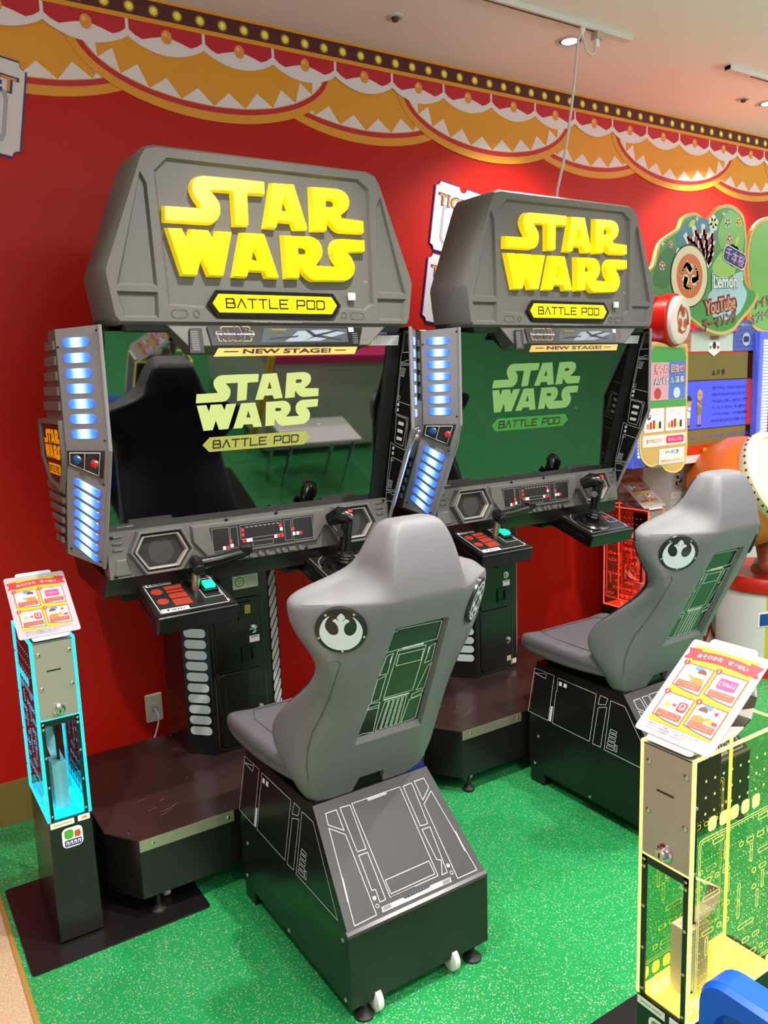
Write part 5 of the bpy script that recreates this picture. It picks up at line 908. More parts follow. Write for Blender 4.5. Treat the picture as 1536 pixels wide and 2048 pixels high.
    mb = MB(); mb.lathe((.0, -D, .716), (0, -1, 0), [(.017, 0), (.017, .003), (.012, .005), (.012, .015), (.010, .018)], CHROME, 22); mb.box(-.0015, .0015, -D - .0186, -D - .0165, .711, .721, DARK); fin(mb, 'lock', fp, smooth=30)
    # window frame
    mb = MB(); fb = M('window_frame_black', '141a1a', .3)
    for (x0, x1, z0, z1) in ((-W + .006, -W + .017, Z0 + .002, .69), (W - .017, W - .006, Z0 + .002, .69), (-W + .006, W - .006, .672, .69)): mb.box(x0, x1, -D, -D + .004, z0, z1, fb)
    wf = fin(mb, 'window_frame')
    mb = MB(); mb.box(-W + .016, W - .016, -D + .001, -D + .003, Z0 + .003, .673, CL); fin(mb, 'window', wf, smooth=0)
    mb = MB(); mb.box(-W + .004, W - .004, -D - .001, -D + .004, .6895, .6925, EG); fin(mb, 'glowing_edge', wf, smooth=0)
    for z in (.40, .49, .58, .665, .68):
        for x in (-W + .012, W - .012): mb = MB(); mb.lathe((x, -D - .0003, z), (0, -1, 0), [(.004, 0), (.004, .0015), (.002, .003)], CHROME, 10); fin(mb, 'screw', wf)
    # dispenser works, ticket strip and stack
    mb = MB(); mb.box(-.035, .035, -D + .02, -D + .115, .775, .90, M('works_black', '191a1c', .4)); mb.box(-.004, .004, -.06, -.05, .50, .775, M('works_black', '', .4)); fin(mb, 'feeder', bevel=.003)
    mb = MB(); mb.box(-W + .004, W - .004, -D + .005, D - .005, Z0 + .001, Z0 + .004, M('lit_floor_' + nm, glow, .3, emis=glow, es=.6 if nm == 'cyan' else .22)); fin(mb, 'lit_floor')
    for x in (-.046, .026):
        for k in range(5):
            mb = MB(); mb.hexa([(x, -.125 + .03 * k, Z0 + .005), (x + .02, -.125 + .03 * k, Z0 + .005), (x + .02, -.105 + .03 * k, Z0 + .005), (x, -.105 + .03 * k, Z0 + .005)], [(x + .007, -.118 + .03 * k, Z0 + .022), (x + .013, -.118 + .03 * k, Z0 + .022), (x + .013, -.112 + .03 * k, Z0 + .022), (x + .007, -.112 + .03 * k, Z0 + .022)], M('led_' + nm, glow, .3, emis=glow, es=3.0)); fin(mb, 'light_tooth', smooth=0)
    tk = M('ticket_paper', 'd8d2cc', .7); mb = MB()
    for k in range(44): mb.box(-.026 + .0008 * (k % 3), .014 + .0008 * (k % 2), -.085, -.02, Z0 + .006 + .0032 * k, Z0 + .0086 + .0032 * k, tk)
    ts = fin(mb, 'ticket_stack', smooth=0); ts['kind'] = 'stuff'
    path = [(-.030, -.09, .785), (-.032, -.078, .70), (-.024, -.045, .62), (-.010, .03, .575), (-.006, .0, .545), (-.006, -.05, Z0 + .15)]
    mb = MB()
    for a, c in zip(path, path[1:]):
        for j in range(4):
            p, q = Vector(a).lerp(Vector(c), j / 4), Vector(a).lerp(Vector(c), (j + 1) / 4); mb.hexa([p + Vector((-.012, 0, 0)), p + Vector((.018, 0, 0)), q + Vector((.018, 0, 0)), q + Vector((-.012, 0, 0))], [p + Vector((-.012, -.0006, .0004)), p + Vector((.018, -.0006, .0004)), q + Vector((.018, -.0006, .0004)), q + Vector((-.012, -.0006, .0004))], tk)
    fin(mb, 'ticket_strip', smooth=0)
    for x in (-.034, .022): mb = MB(); mb.box(x, x + .003, -.075, -.02, Z0 + .004, .56, CL); fin(mb, 'ticket_guide', smooth=0)
    return root, T
CPAPER = M('card_paper', 'aaa6aa', .5); CYEL = M('card_yellow', 'b09c08', .5); CORG = M('card_orange', 'b8701c', .5)
def card(T, label, tint, colr):
    """bent clear stand and printed instruction card standing on a dispenser"""
    root = thing('instruction_card', T @ Vector((0, -.08, .922)), label, 'instruction card', 'instruction cards on the ticket dispensers')
    def fin(mb, name, par=None, **k):
        mb.v = [tuple(T @ Vector(p)) for p in mb.v]; return mb.build(name, par or root, **k)
    st = M('frosted_stand_' + colr, tint, .25)
    tilt = R(38)                                   # card leans back
    o = Vector((0, -.142, .930)); ey = Vector((0, math.cos(tilt), math.sin(tilt))); F = FRM(o, (1, 0, 0), ey)
    Wc, Hc = .083, .235
    mb = MB(); mb.extr(F, rrect(-.05, .05, -.004, .248, .008, 3), -.004, -.002, st)
    # foot of the stand: curved back leg and base
    pr = [(-.135, .9225), (-.06, .9225), (0, .926), (.045, .945), (.062, .985), (.055, 1.03)]
    for (a, c) in zip(pr, pr[1:]): mb.hexa([(-.045, a[0], a[1]), (.045, a[0], a[1]), (.045, c[0], c[1]), (-.045, c[0], c[1])], [(-.045, a[0], a[1] + .002), (.045, a[0], a[1] + .002), (.045, c[0], c[1] + .002), (-.045, c[0], c[1] + .002)], st)
    fin(mb, 'clear_stand', smooth=60)
    mb = MB(); mb.extr(F, rrect(-Wc, Wc, .008, Hc, .007, 3), -.0015, .0, M('card_white_' + colr, 'a19da3', .4)); cd = fin(mb, 'card', smooth=0)
    mb = MB(); h = .0006
    mb.poly(F, rrect(-.068, .068, .036, .222, .004, 2), h, CYEL); cr = M('card_red', 'b8262f', .5); pb = M('card_purple', '5a3a78', .5)
    N = 12; cv = lambda u: .196 + .008 * math.cos(u / .06 * 1.3)
    for s in (-1, 1): mb.poly(F, [(s * .08, .188), (s * .073, .20), (s * .08, .213), (s * .052, .216), (s * .052, .19)], h * 1.5, cr)
    top = [(-.06 + .12 * i / N, cv(-.06 + .12 * i / N) + .011) for i in range(N + 1)]; bot = [(-.06 + .12 * i / N, cv(-.06 + .12 * i / N) - .011) for i in range(N + 1)]
    mb.poly(F, top + bot[::-1], h * 2, cr)
    for i, ch in enumerate('あそびかた せつめい'):
        u = -.049 + .0109 * i
        if ch != ' ': mb.text(F, ch, u, cv(u), ht=.0098 if ch not in 'つ' else .006, h=h * 3, mat=CPAPER, bold=.03, rot=-u * 1.6)
    for q, (u0, v0) in enumerate(((-.066, .116), (.004, .116), (-.066, .042), (.004, .042))):
        w_, h_ = .062, .062; fr_ = [(u0, v0 + .008), (u0 + w_ * .5, v0 + .002), (u0 + w_, v0), (u0 + w_, v0 + h_), (u0, v0 + h_)]
        mb.poly(F, fr_, h * 1.5, CPAPER); mb.stroke(F, fr_, .0016, h * 2, pb)
        for k in range(5): mb.stroke(F, [(u0 + .006 + .011 * k, v0 + h_), (u0 + .011 + .011 * k, v0 + h_)], .0017, h * 2.4, cr, False); mb.stroke(F, [(u0, v0 + .014 + .010 * k), (u0, v0 + .019 + .010 * k)], .0017, h * 2.4, cr, False); mb.stroke(F, [(u0 + w_, v0 + .010 + .010 * k), (u0 + w_, v0 + .015 + .010 * k)], .0017, h * 2.4, cr, False)
        mb.disc(F, u0 + .001, v0 + h_ + .001, .0062, h * 2.6, cr, 14); mb.text(F, str(q + 1), u0 + .001, v0 + h_ + .001, ht=.007, h=h * 3.2, mat=CPAPER, bold=.03)
        mb.poly(F, rrect(u0 + .005, u0 + w_ - .004, v0 + .007, v0 + .022, .002, 2), h * 2.2, BROWN)
        lines = [('ゲームであそんで', 'チケットをあつめよう'), ('チケットをためたら', '「こうかんじょ」へいこう'), ('「こうかんじょ」で', 'ポイントにかえよう'), ('ポイントをためて', 'けいひんをもらおう')][q]
        for k, s_ in enumerate(lines): mb.text(F, s_, u0 + w_ / 2, v0 + .0175 - .006 * k, w=.044, ht=.0042, h=h * 3, mat=CPAPER)
        if q in (0, 3):
            cu, cvv = (u0 + .043, v0 + .042) if q == 0 else (u0 + .018, v0 + .042); sk = M('print_skin', 'f6d8c0', .5); hr = M('print_hair', '5c3a28', .5)
            mb.poly(F, [(cu - .014, v0 + .023), (cu + .014, v0 + .023), (cu + .011, v0 + .034), (cu, v0 + .037), (cu - .011, v0 + .034)], h * 2.2, CORG); mb.disc(F, cu, cvv + .002, .0085, h * 2.6, sk, 16); mb.disc(F, cu, cvv + .005, .0092, h * 3.0, hr, 12, a0=0, a1=math.pi); mb.poly(F, rect(cu - .0092, cu + .0092, cvv + .0035, cvv + .0055), h * 3.0, hr)
            d = -1 if q == 0 else 1; mb.stroke(F, [(cu + d * .01, v0 + .031), (cu + d * .022, v0 + .036)], .004, h * 2.4, CORG, False); mb.disc(F, cu + d * .024, v0 + .037, .0025, h * 2.6, sk, 8)
            if q == 0: mb.poly(F, rect(u0 + .006, u0 + .026, v0 + .026, v0 + .053), h * 1.9, M('print_lightblue', 'a8c4e4', .5)); mb.disc(F, u0 + .034, v0 + .056, .010, h * 2.6, M('print_blue', '4a78d0', .5), 14, .0045)
            else: mb.poly(F, rrect(u0 + .034, u0 + .045, v0 + .026, v0 + .036, .002, 2), h * 2.2, CYEL); mb.poly(F, rrect(u0 + .046, u0 + .057, v0 + .026, v0 + .033, .002, 2), h * 2.4, cr); mb.disc(F, u0 + .045, v0 + .05, .004, h * 2.4, cr, 10); mb.disc(F, u0 + .024, v0 + .057, .010, h * 2.6, M('print_blue', '', .5), 14, .0045)
        if q == 1: mb.poly(F, rrect(u0 + .012, u0 + .05, v0 + .028, v0 + .052, .003, 2), h * 2.2, M('card_magenta', 'c03a6e', .5)); mb.text(F, 'こうかんじょ', u0 + .031, v0 + .040, w=.033, ht=.009, h=h * 3, mat=CPAPER, bold=.03)
        if q == 2: mb.stroke(F, rrect(u0 + .008, u0 + .024, v0 + .027, v0 + .053, .003, 2), .0014, h * 2.2, M('print_lightblue', '', .5)); mb.disc(F, u0 + .016, v0 + .037, .005, h * 2.2, CYEL, 14); mb.poly(F, [(u0 + .027, v0 + .037), (u0 + .031, v0 + .037), (u0 + .031, v0 + .034), (u0 + .035, v0 + .039), (u0 + .031, v0 + .044), (u0 + .031, v0 + .041), (u0 + .027, v0 + .041)], h * 2.2, cr); mb.poly(F, rrect(u0 + .038, u0 + .057, v0 + .028, v0 + .05, .005, 3), h * 2.2, cr); mb.poly(F, rrect(u0 + .0415, u0 + .0535, v0 + .033, v0 + .047, .003, 3), h * 2.6, CPAPER); mb.text(F, 'P', u0 + .0475, v0 + .040, ht=.010, h=h * 3, mat=cr, bold=.06)
    for k, s_ in enumerate(('※景品はなくなり次第終了となります。あらかじめご了承ください。', '※チケットの有効期限にご注意ください。', '※ポイントの交換はできません。')): mb.text(F, s_, -.062 + .0, .030 - .0055 * k, w=(.125, .09, .08)[k], ht=.0034, h=h * 1.6, mat=M('print_grey', '4a4a52', .5), center=False)
    fin(mb, 'card_print', cd, smooth=0)
    return root
d1, T1 = dispenser((.4065, 2.502, .006), 0, 'cyan', '18d8f4', 'cyan glowing ticket dispenser on black plate beside the nearer cabinet')
card(T1, 'instruction card standing on the cyan ticket dispenser', 'b8d4d8', 'cyan')
d2, T2 = dispenser((1.333, .9025, .006), -math.pi / 2, 'yellow', 'fff07a', 'yellow glowing ticket dispenser closest to the camera beside the blue seat')
card(T2, 'instruction card standing on the yellow ticket dispenser', 'e4e0d4', 'yellow')
d3, T3 = dispenser((3.345, 2.78, .0), 0, 'red', 'ff5a3c', 'red glowing ticket dispenser between farther cabinet and drum game')
card(T3, 'instruction card standing on the red ticket dispenser', 'f0c4c0', 'red')
# ---------------------------------------------------------------- drum game at the far end
g = thing('drum_game', (3.70, 2.95, 0), 'colourful drum arcade game with cloud shaped sign at the picture edge', 'drum game')
DW = M('game_white', 'd8d2d6', .4); DP = M('game_pale_print', 'b8b4b8', .5); GR = M('game_red', 'b8200e', .4); DK = M('print_black', '', .5)
mb = MB(); pl_ = [(3.51, 2.86), (3.59, 2.75), (4.62, 2.75), (4.66, 2.86), (4.66, 3.15), (3.56, 3.15)]
mb.hexa([(a, c, .06) for a, c in pl_], [(a, c, 1.13) for a, c in pl_], DW); bo = mb.build('cabinet_body', g, bevel=.004)
mb = MB(); mb.hexa([(a, c - .004, 0) for a, c in pl_], [(a, c - .004, .062) for a, c in pl_], GR); mb.build('red_plinth', bo)
Fg = FX((0, 2.75, 0)); mb = MB()
for (u, v, r) in ((3.66, 1.03, .045), (3.80, 1.02, .04)): mb.disc(Fg, u, v, r, .001, DP, 24, r0=r * .8)
def tomoe(mb, F, u, v, r, h, mat):
    for q in range(3):
        a = R(90 + 120 * q); c = (u + r * .5 * math.cos(a), v + r * .5 * math.sin(a)); mb.disc(F, c[0], c[1], r * .36, h, mat, 16)
        arcp = [(u + r * .86 * math.cos(a + R(20 + 15 * i)), v + r * .86 * math.sin(a + R(20 + 15 * i))) for i in range(7)]
        for i in range(6): mb.stroke(F, [arcp[i], arcp[i + 1]], r * .26 * (1 - i / 7), h, mat, False)
        mb.stroke(F, [c, arcp[0]], r * .4, h, mat, False)
tomoe(mb, Fg, 3.66, 1.03, .03, .001, DP)
mb.stroke(Fg, [(3.745, 1.07), (3.80, 1.085), (3.845, 1.055), (3.84, .985), (3.80, .955), (3.75, .98)], .006, .001, DP)
for q in range(5): mb.disc(Fg, 3.71 + .013 * math.cos(R(72 * q)), .985 + .013 * math.sin(R(72 * q)), .009, .001, DP, 10)
mb.stroke(Fg, rect(3.62, 3.90, .72, .93), .002, .001, DP); mb.poly(Fg, rect(3.68, 3.76, .895, .918), .0014, ORANGE); mb.text(Fg, '▲注意', 3.72, .907, w=.05, ht=.014, h=.002, mat=DK, bold=.02)
for k in range(6): mb.text(Fg, 'バチを強く振り回さないで', 3.735, .88 - .012 * k, w=.085, ht=.006, h=.0014, mat=DK)
for i, ch in enumerate('太鼓の達人'):
    u = 3.45 + .12 * i
    if u > 3.6: mb.text(Fg, ch, u + .05, .14, ht=.155, h=.0012, mat=DK, bold=.02); mb.text(Fg, ch, u + .05, .142, ht=.14, h=.002, mat=M('logo_flame', 'c03a1c', .4), bold=.005)
mb.build('body_print', bo, smooth=0)
# screen housing
mb = MB(); mb.box(3.22, 4.62, 2.64, 3.1, 1.14, 1.80, GR); hs_ = mb.build('screen_housing', g, bevel=.006)
Fs = FX((0, 2.64, 0)); mb = MB(); mb.poly(Fs, rect(3.35, 4.12, 1.225, 1.69), .002, M('lcd_blue', '4048e0', .15, emis='4a58f0', es=.55)); sc2 = mb.build('screen', g, smooth=0); sc2['label'] = 'blue lit screen with a caution notice'
mb = MB(); ob = M('lcd_olive', '6a5c28', .3, emis='78682c', es=.25); mb.poly(Fs, rect(3.35, 4.12, 1.555, 1.69), .003, ob); mb.poly(Fs, rect(3.35, 4.12, 1.225, 1.305), .003, ob); mb.poly(Fs, rect(3.35, 4.12, 1.551, 1.557), .0036, DK); mb.poly(Fs, rect(3.35, 4.12, 1.303, 1.308), .0036, DK)
lt = M('lcd_text', '1c1c60', .4); mb.text(Fs, '▲ 注 意', 3.815, 1.592, w=.11, ht=.034, h=.004, mat=DK, bold=.03)
for k, s_ in enumerate(('危険ですので、バチをふりまわさないで', '太鼓以外のものをたたかないでください', 'バチは正しく使い、太鼓の人と交代', 'プレイしてください。手に指輪など', 'ングでプレイすると、ケガや故障の原因', 'おそれがありますのでご注意ください')): mb.text(Fs, s_, 3.925, 1.512 - .034 * k, w=.31, ht=.017, h=.004, mat=lt, bold=.02)
mb.text(Fs, '１人プレイは６９　１つクリアでもう１曲　　ガイドプレイの曲は', 3.80, 1.262, w=.6, ht=.022, h=.004, mat=M('lcd_bluetext', '3440d0', .3, emis='3440e0', es=.3))
sk = M('lcd_skin', 'c89a68', .4)
for (u, hgt, c1, hr) in ((3.575, .15, M('lcd_shirt', 'e0e4f8', .4), M('lcd_hair', '2a2438', .4)), (3.665, .19, M('lcd_khaki', '8a7434', .4), sk)):
    v0 = 1.325; mb.poly(Fs, rect(u - .012, u - .003, v0, v0 + hgt * .35), .004, sk); mb.poly(Fs, rect(u + .003, u + .012, v0, v0 + hgt * .35), .004, sk); mb.poly(Fs, [(u - .016, v0 + hgt * .28), (u + .016, v0 + hgt * .28), (u + .02, v0 + hgt * .66), (u - .02, v0 + hgt * .66)], .0045, c1); mb.disc(Fs, u, v0 + hgt * .82, .024, .005, sk, 16, .028)
    if hr != sk: mb.disc(Fs, u, v0 + hgt * .86, .026, .0055, hr, 12, .026, a0=0, a1=math.pi)
    mb.stroke(Fs, [(u - .018, v0 + hgt * .6), (u + .012, v0 + hgt * .5)], .009, .0052, sk, False); mb.disc(Fs, u - .008, v0 + hgt * .82, .003, .006, DK, 8); mb.disc(Fs, u + .008, v0 + hgt * .82, .003, .006, DK, 8)
    for s in (-1, 1): mb.disc(Fs, u + s * .009, v0, .010, .0046, DK, 10, .005)
mb.build('screen_print', sc2, smooth=0)
mb = MB()
for (x0, x1, z0, z1) in ((3.30, 4.16, 1.69, 1.745), (3.30, 4.16, 1.165, 1.225), (4.07, 4.14, 1.22, 1.70)): mb.poly(Fs, rect(x0, x1, z0, z1), .003, M('frame_orange_red', 'c03410', .35))
mb.build('screen_frame', hs_, smooth=0)
mb = MB(); mb.poly(Fs, rect(3.30, 4.12, 1.135, 1.175), .006, DW); mb.poly(Fs, rect(3.70, 3.905, 1.15, 1.205), .0075, PAPER); mb.poly(Fs, rect(3.70, 3.745, 1.15, 1.205), .008, YEL); mb.text(Fs, '▲注意', 3.722, 1.175, w=.036, ht=.012, h=.009, mat=DK)
for k in range(4): mb.text(Fs, '大人の方といっしょに遊んでください', 3.825, 1.195 - .011 * k, w=.14, ht=.006, h=.009, mat=DK)
mb.build('notice_label', hs_, smooth=0)
mb = MB(); mb.poly(Fs, rect(3.52, 4.16, 1.70, 1.80), .005, M('panel_pale', 'c8d4d0', .4)); mb.text(Fs, 'namco', 3.77, 1.768, w=.075, ht=.02, h=.006, mat=M('logo_red', 'a8202c', .4), bold=.03); mb.poly(Fs, [(3.72, 1.70), (3.77, 1.675), (3.82, 1.70), (3.815, 1.745), (3.725, 1.745)], .006, PAPER); mb.disc(Fs, 3.77, 1.73, .014, .007, DK, 14, .019); mb.disc(Fs, 3.738, 1.72, .009, .007, GREENP, 10); mb.disc(Fs, 3.802, 1.72, .009, .007, RED, 10)
for (x0, x1, c1, c2) in ((3.44, 3.58, 'c87858', '8a3a2a'), (3.93, 4.12, '4a62b8', '2a3a80')):
    mb.poly(Fs, rect(x0, x1, 1.70, 1.86), .007, M('poster_' + c1, c1, .4))
    for k in range(5): mb.stroke(Fs, [(x0 + .02, 1.72 + .028 * k), (x1 - .005, 1.725 + .028 * k)], .002, .008, M('poster_' + c2, c2, .4), False)
mb.text(Fs, 'AIバトル演奏で', 3.53, 1.81, w=.09, ht=.016, h=.009, mat=PAPER); mb.text(Fs, 'キミの腕前をまっている!', 4.03, 1.835, w=.15, ht=.014, h=.009, mat=PAPER); mb.disc(Fs, 4.04, 1.76, .035, .009, M('poster_silver', 'b8c4dc', .4), 18); mb.poly(Fs, rrect(4.015, 4.065, 1.745, 1.775, .01, 3), .010, NAVY); mb.build('upper_print', hs_, smooth=0)
mb = MB(); mb.text(FX((0, 2.615, 0)), '太鼓の達人', 3.75, 1.872, w=.33, ht=.07, h=.001, mat=M('logo_pink', 'e86a8a', .4), bold=.015); mb.text(FX((0, 2.615, 0)), 'たいこのたつじん', 3.75, 1.825, w=.17, ht=.022, h=.002, mat=PAPER, bold=.04); mb.box(3.58, 3.95, 2.62, 2.66, 1.80, 1.815, M('shelf_pink', 'd84a8a', .4)); mb.build('logo_print', hs_, smooth=0)
# led columns
ledm = M('led_white', 'e0f4ff', .3, emis='d0ecff', es=2.4); ledb = M('led_blue_case', '5a68e0', .25, emis='5060e8', es=.35)
for x in (4.165, 3.165):
    mb = MB(); mb.box(x - .05, x + .05, 2.60, 2.66, 1.15, 1.80, ledb); lc = mb.build('light_column', g, bevel=.006); mb = MB()
    for k in range(34): mb.box(x - .012, x + .035, 2.592, 2.601, 1.20 + .0165 * k, 1.21 + .0165 * k, ledm)
    o = mb.build('led_row', lc, smooth=0); o['kind'] = 'stuff'
# cloud shaped top sign
def cloud(pts, bumps): return smooth_closed(pts, 4)
FSg = FX((0, 2.60, 0))
outl = [(3.20, 2.07), (3.24, 2.10), (3.28, 2.20), (3.36, 2.25), (3.42, 2.28), (3.45, 2.33), (3.54, 2.36), (3.62, 2.33), (3.66, 2.345), (3.72, 2.40), (3.82, 2.42), (3.91, 2.39), (3.945, 2.345), (3.965, 2.24), (3.96, 2.10), (4.0, 2.02), (4.08, 1.99), (4.05, 1.93), (3.93, 1.84), (3.88, 1.80), (3.78, 1.78), (3.66, 1.80), (3.52, 1.86), (3.40, 1.92), (3.30, 1.95), (3.215, 1.92), (3.21, 1.98), (3.19, 2.0)]
outl = smooth_closed(outl, 3); cxm = 3.62; czm = 2.10
mb = MB(); mb.extr(FSg, outl, -.02, 0, M('sign_gold_edge', 'd8bc70', .4)); sg = mb.build('cloud_sign', g, smooth=0)
mb = MB(); inn = [(cxm + (a - cxm) * .955, czm + (c - czm) * .945) for a, c in outl]; mb.poly(FSg, inn, .0012, M('sign_green', '4a9a4c', .4))
rnd = random.Random(3)
for (pts, mt) in (([(3.40, 2.24), (3.52, 2.33), (3.66, 2.33), (3.72, 2.25), (3.60, 2.18), (3.46, 2.17)], M('sign_teal', '2a86a0', .4)), ([(3.72, 2.26), (3.80, 2.39), (3.92, 2.34), (3.93, 2.20), (3.84, 2.12)], M('sign_lightgreen', '7cc060', .4)), ([(3.66, 1.98), (3.92, 2.10), (3.94, 2.04), (3.98, 1.98), (3.90, 1.88), (3.72, 1.86)], M('sign_pale_blue', 'b0d8e4', .4)), ([(3.24, 2.02), (3.28, 2.14), (3.38, 2.20), (3.40, 2.10), (3.34, 2.0)], M('sign_deepgreen', '2f7c40', .4)), ([(3.68, 2.10), (3.80, 2.22), (3.90, 2.2), (3.84, 2.06)], M('sign_lime', 'a4d068', .4))): mb.poly(FSg, smooth_closed(pts, 4), .0018, mt)
pk = [M('petal_pink', 'e8a0c4', .4), M('petal_green', 'a8d8b0', .4), M('petal_white', 'e8ecf4', .4), M('petal_yellow', 'e8cc50', .4)]
for (u, v, r, c) in ((3.795, 2.33, .024, 1), (3.815, 2.255, .022, 0), (3.885, 2.34, .02, 3), (3.68, 2.32, .034, 2), (3.30, 2.10, .02, 0), (3.90, 2.14, .02, 2), (3.36, 2.20, .016, 0)):
    for q in range(5): mb.disc(FSg, u + r * .62 * math.cos(R(72 * q + 90)), v + r * .62 * math.sin(R(72 * q + 90)), r * .55, .0026, pk[c], 12)
    mb.disc(FSg, u, v, r * .4, .0032, YEL, 10)
for (u, v, a) in ((3.49, 2.29, .6), (3.60, 2.25, .3), (3.86, 2.22, 1.0), (3.76, 2.18, .5)):
    mb.poly(FSg, smooth_closed([(u, v), (u + .03 * math.cos(a) - .01, v + .03 * math.sin(a) + .012), (u + .06 * math.cos(a), v + .06 * math.sin(a)), (u + .03 * math.cos(a) + .01, v + .03 * math.sin(a) - .012)], 4), .0026, M('sign_leaf', 'b8d84a', .4))
for (u, v) in ((3.24, 2.12), (3.30, 2.20), (3.55, 2.33), (3.76, 2.37), (3.72, 2.06), (3.60, 2.30), (3.40, 1.95), (3.93, 2.06)):
    mb.poly(FSg, [(u, v + .018), (u + .004, v + .004), (u + .016, v), (u + .004, v - .004), (u, v - .018), (u - .004, v - .004), (u - .016, v), (u - .004, v + .004)], .003, PAPER)
# striped ropes and a plain ribbon burst where the picture is
for k, a in enumerate((60, 80, 100, 125, 40)):
    for j in range(7):
        p = [(3.60 + (.05 + .022 * (j + t)) * math.cos(R(a + 5 * j)), 2.08 + (.06 + .022 * (j + t)) * math.sin(R(a + 5 * j))) for t in (0, 1)]; mb.stroke(FSg, p, .03, .0028 + .0001 * k, RED if j % 2 else PAPER, False)
mb.disc(FSg, 3.505, 2.06, .145, .0032, DK, 36, .15); mb.disc(FSg, 3.505, 2.06, .138, .0036, M('sign_cream', 'f0e2bc', .4), 36, .143); mb.disc(FSg, 3.505, 2.06, .10, .004, M('sign_orange', 'e07030', .4), 36, .105); tomoe(mb, FSg, 3.505, 2.06, .07, .0046, M('sign_cream', '', .4))
def outlined(F, s_, u, v, w, ht, c, oc, rot=0, h=.005, bold=.03, oc2=None):
    if oc2: mb.text(F, s_, u, v, w=w * 1.10, ht=ht * 1.28, h=h, mat=oc2, bold=bold + .085, rot=rot)
    mb.text(F, s_, u, v, w=w * 1.05, ht=ht * 1.14, h=h + .0006, mat=oc, bold=bold + (.05 if bold >= .03 else .03), rot=rot); mb.text(F, s_, u, v, w=w, ht=ht, h=h + .0012, mat=c, bold=bold, rot=rot)
cs = [(3.862 + a * math.cos(-.28) - c * math.sin(-.28), 2.165 + a * math.sin(-.28) + c * math.cos(-.28)) for a, c in rrect(-.1, .1, -.043, .043, .03, 4)]; mb.poly(FSg, cs, .0045, PAPER); cs = [(3.862 + (a - 3.862) * .93, 2.165 + (c - 2.165) * .88) for a, c in cs]; mb.poly(FSg, cs, .005, NAVY); mb.text(FSg, '千本桜', 3.862, 2.165, w=.165, ht=.06, h=.0056, mat=M('t_lilac', 'd8a8e4', .4), bold=.015, rot=-.28); outlined(FSg, 'Lemon', 3.79, 2.045, .20, .066, M('t_white_green', 'eef8d8', .4), M('t_blue', '2a78d0', .4), .05, oc2=PAPER)
outlined(FSg, 'YouTube', 3.755, 1.928, .25, .07, M('t_salmon', 'e89a80', .4), DK, .16, oc2=M('t_red', 'c02030', .4)); outlined(FSg, 'テーマソング', 3.755, 1.852, .27, .062, M('t_crimson', 'c83a48', .4), DK, .20, bold=.01)
mb.build('sign_print', sg, smooth=0)
# the second cloud board, cut by the picture edge
out2 = smooth_closed([(4.03, 2.26), (4.10, 2.36), (4.25, 2.40), (4.45, 2.36), (4.52, 2.2), (4.5, 1.95), (4.35, 1.80), (4.15, 1.80), (4.07, 1.86), (4.06, 2.0), (4.03, 2.1)], 4)
mb = MB(); mb.extr(FX((0, 2.63, 0)), out2, -.02, 0, M('sign_gold_edge', '', .4)); sg2 = mb.build('cloud_sign', g, smooth=0)
mb = MB(); F2 = FX((0, 2.63, 0)); mb.poly(F2, [(4.28 + (a - 4.28) * .94, 2.1 + (c - 2.1) * .94) for a, c in out2], .0012, M('sign_lightgreen', '', .4)); outlined(F2, 'ナイト', 4.16, 1.955, .14, .05, M('t_crimson', '', .4), NAVY, .2, bold=.0); outlined(F2, 'オブナイツ', 4.17, 1.885, .2, .05, M('t_lilac', '', .4), DK, .25, bold=.0); mb.build('sign_print', sg2, smooth=0)
# round side lamp in a red hood
ax = Vector((.25, -.97, 0)).normalized(); c0 = Vector((3.335, 2.53, 1.845))
mb = MB(); mb.lathe(c0 + Vector((-.035, .13, 0)), ax, [(.06, 0), (.125, .05), (.125, .125), (.118, .13)], M('lamp_hood_red', 'c0180e', .25), 36); mb.box(3.20, 3.32, 2.58, 2.66, 1.82, 1.96, M('lamp_hood_red', '', .25)); lh = mb.build('side_lamp_hood', g, bevel=.004)
mb = MB(); mb.lathe(c0, ax, [(.112, -.03), (.112, .012), (.10, .022), (.05, .024)], M('lamp_cream', 'd8ccc4', .35, emis='e0d0c4', es=.18), 36); lm = mb.build('side_lamp', g, smooth=40)
mb = MB(); exx = Vector((0, 0, 1)).cross(ax).normalized(); tomoe(mb, FRM(c0 + ax * .0245, exx, (0, 0, 1)), 0, 0, .068, .001, M('tomoe_orange', 'c86a30', .4)); mb.build('lamp_emblem', lm, smooth=0)
# side placard
FPl = FX((0, 2.54, 0)); so = smooth_closed([(3.12, 1.70), (3.16, 1.745), (3.26, 1.735), (3.31, 1.72), (3.40, 1.735), (3.43, 1.70), (3.435, 1.45), (3.445, 1.22), (3.42, 1.14), (3.36, 1.115), (3.29, 1.13), (3.24, 1.165), (3.17, 1.16), (3.11, 1.20), (3.09, 1.27), (3.10, 1.40), (3.13, 1.5)], 4)
mb = MB(); mb.extr(FPl, so, -.006, 0, M('sign_gold_edge', '', .4)); pp_ = mb.build('side_placard', g, smooth=0)
mb = MB(); mb.poly(FPl, [(3.28 + (a - 3.28) * .94, 1.43 + (c - 1.43) * .96) for a, c in so], .001, M('placard_wood', 'c8a060', .4)); mb.poly(FPl, [(3.14, 1.68), (3.18, 1.725), (3.40, 1.715), (3.42, 1.66), (3.20, 1.60)], .0015, M('sign_green', '', .4))
mb.poly(FPl, rect(3.16, 3.29, 1.47, 1.65), .002, M('placard_red', 'd0a0a8', .4)); mb.poly(FPl, rect(3.29, 3.415, 1.475, 1.655), .002, M('placard_blue', '5078c8', .4))
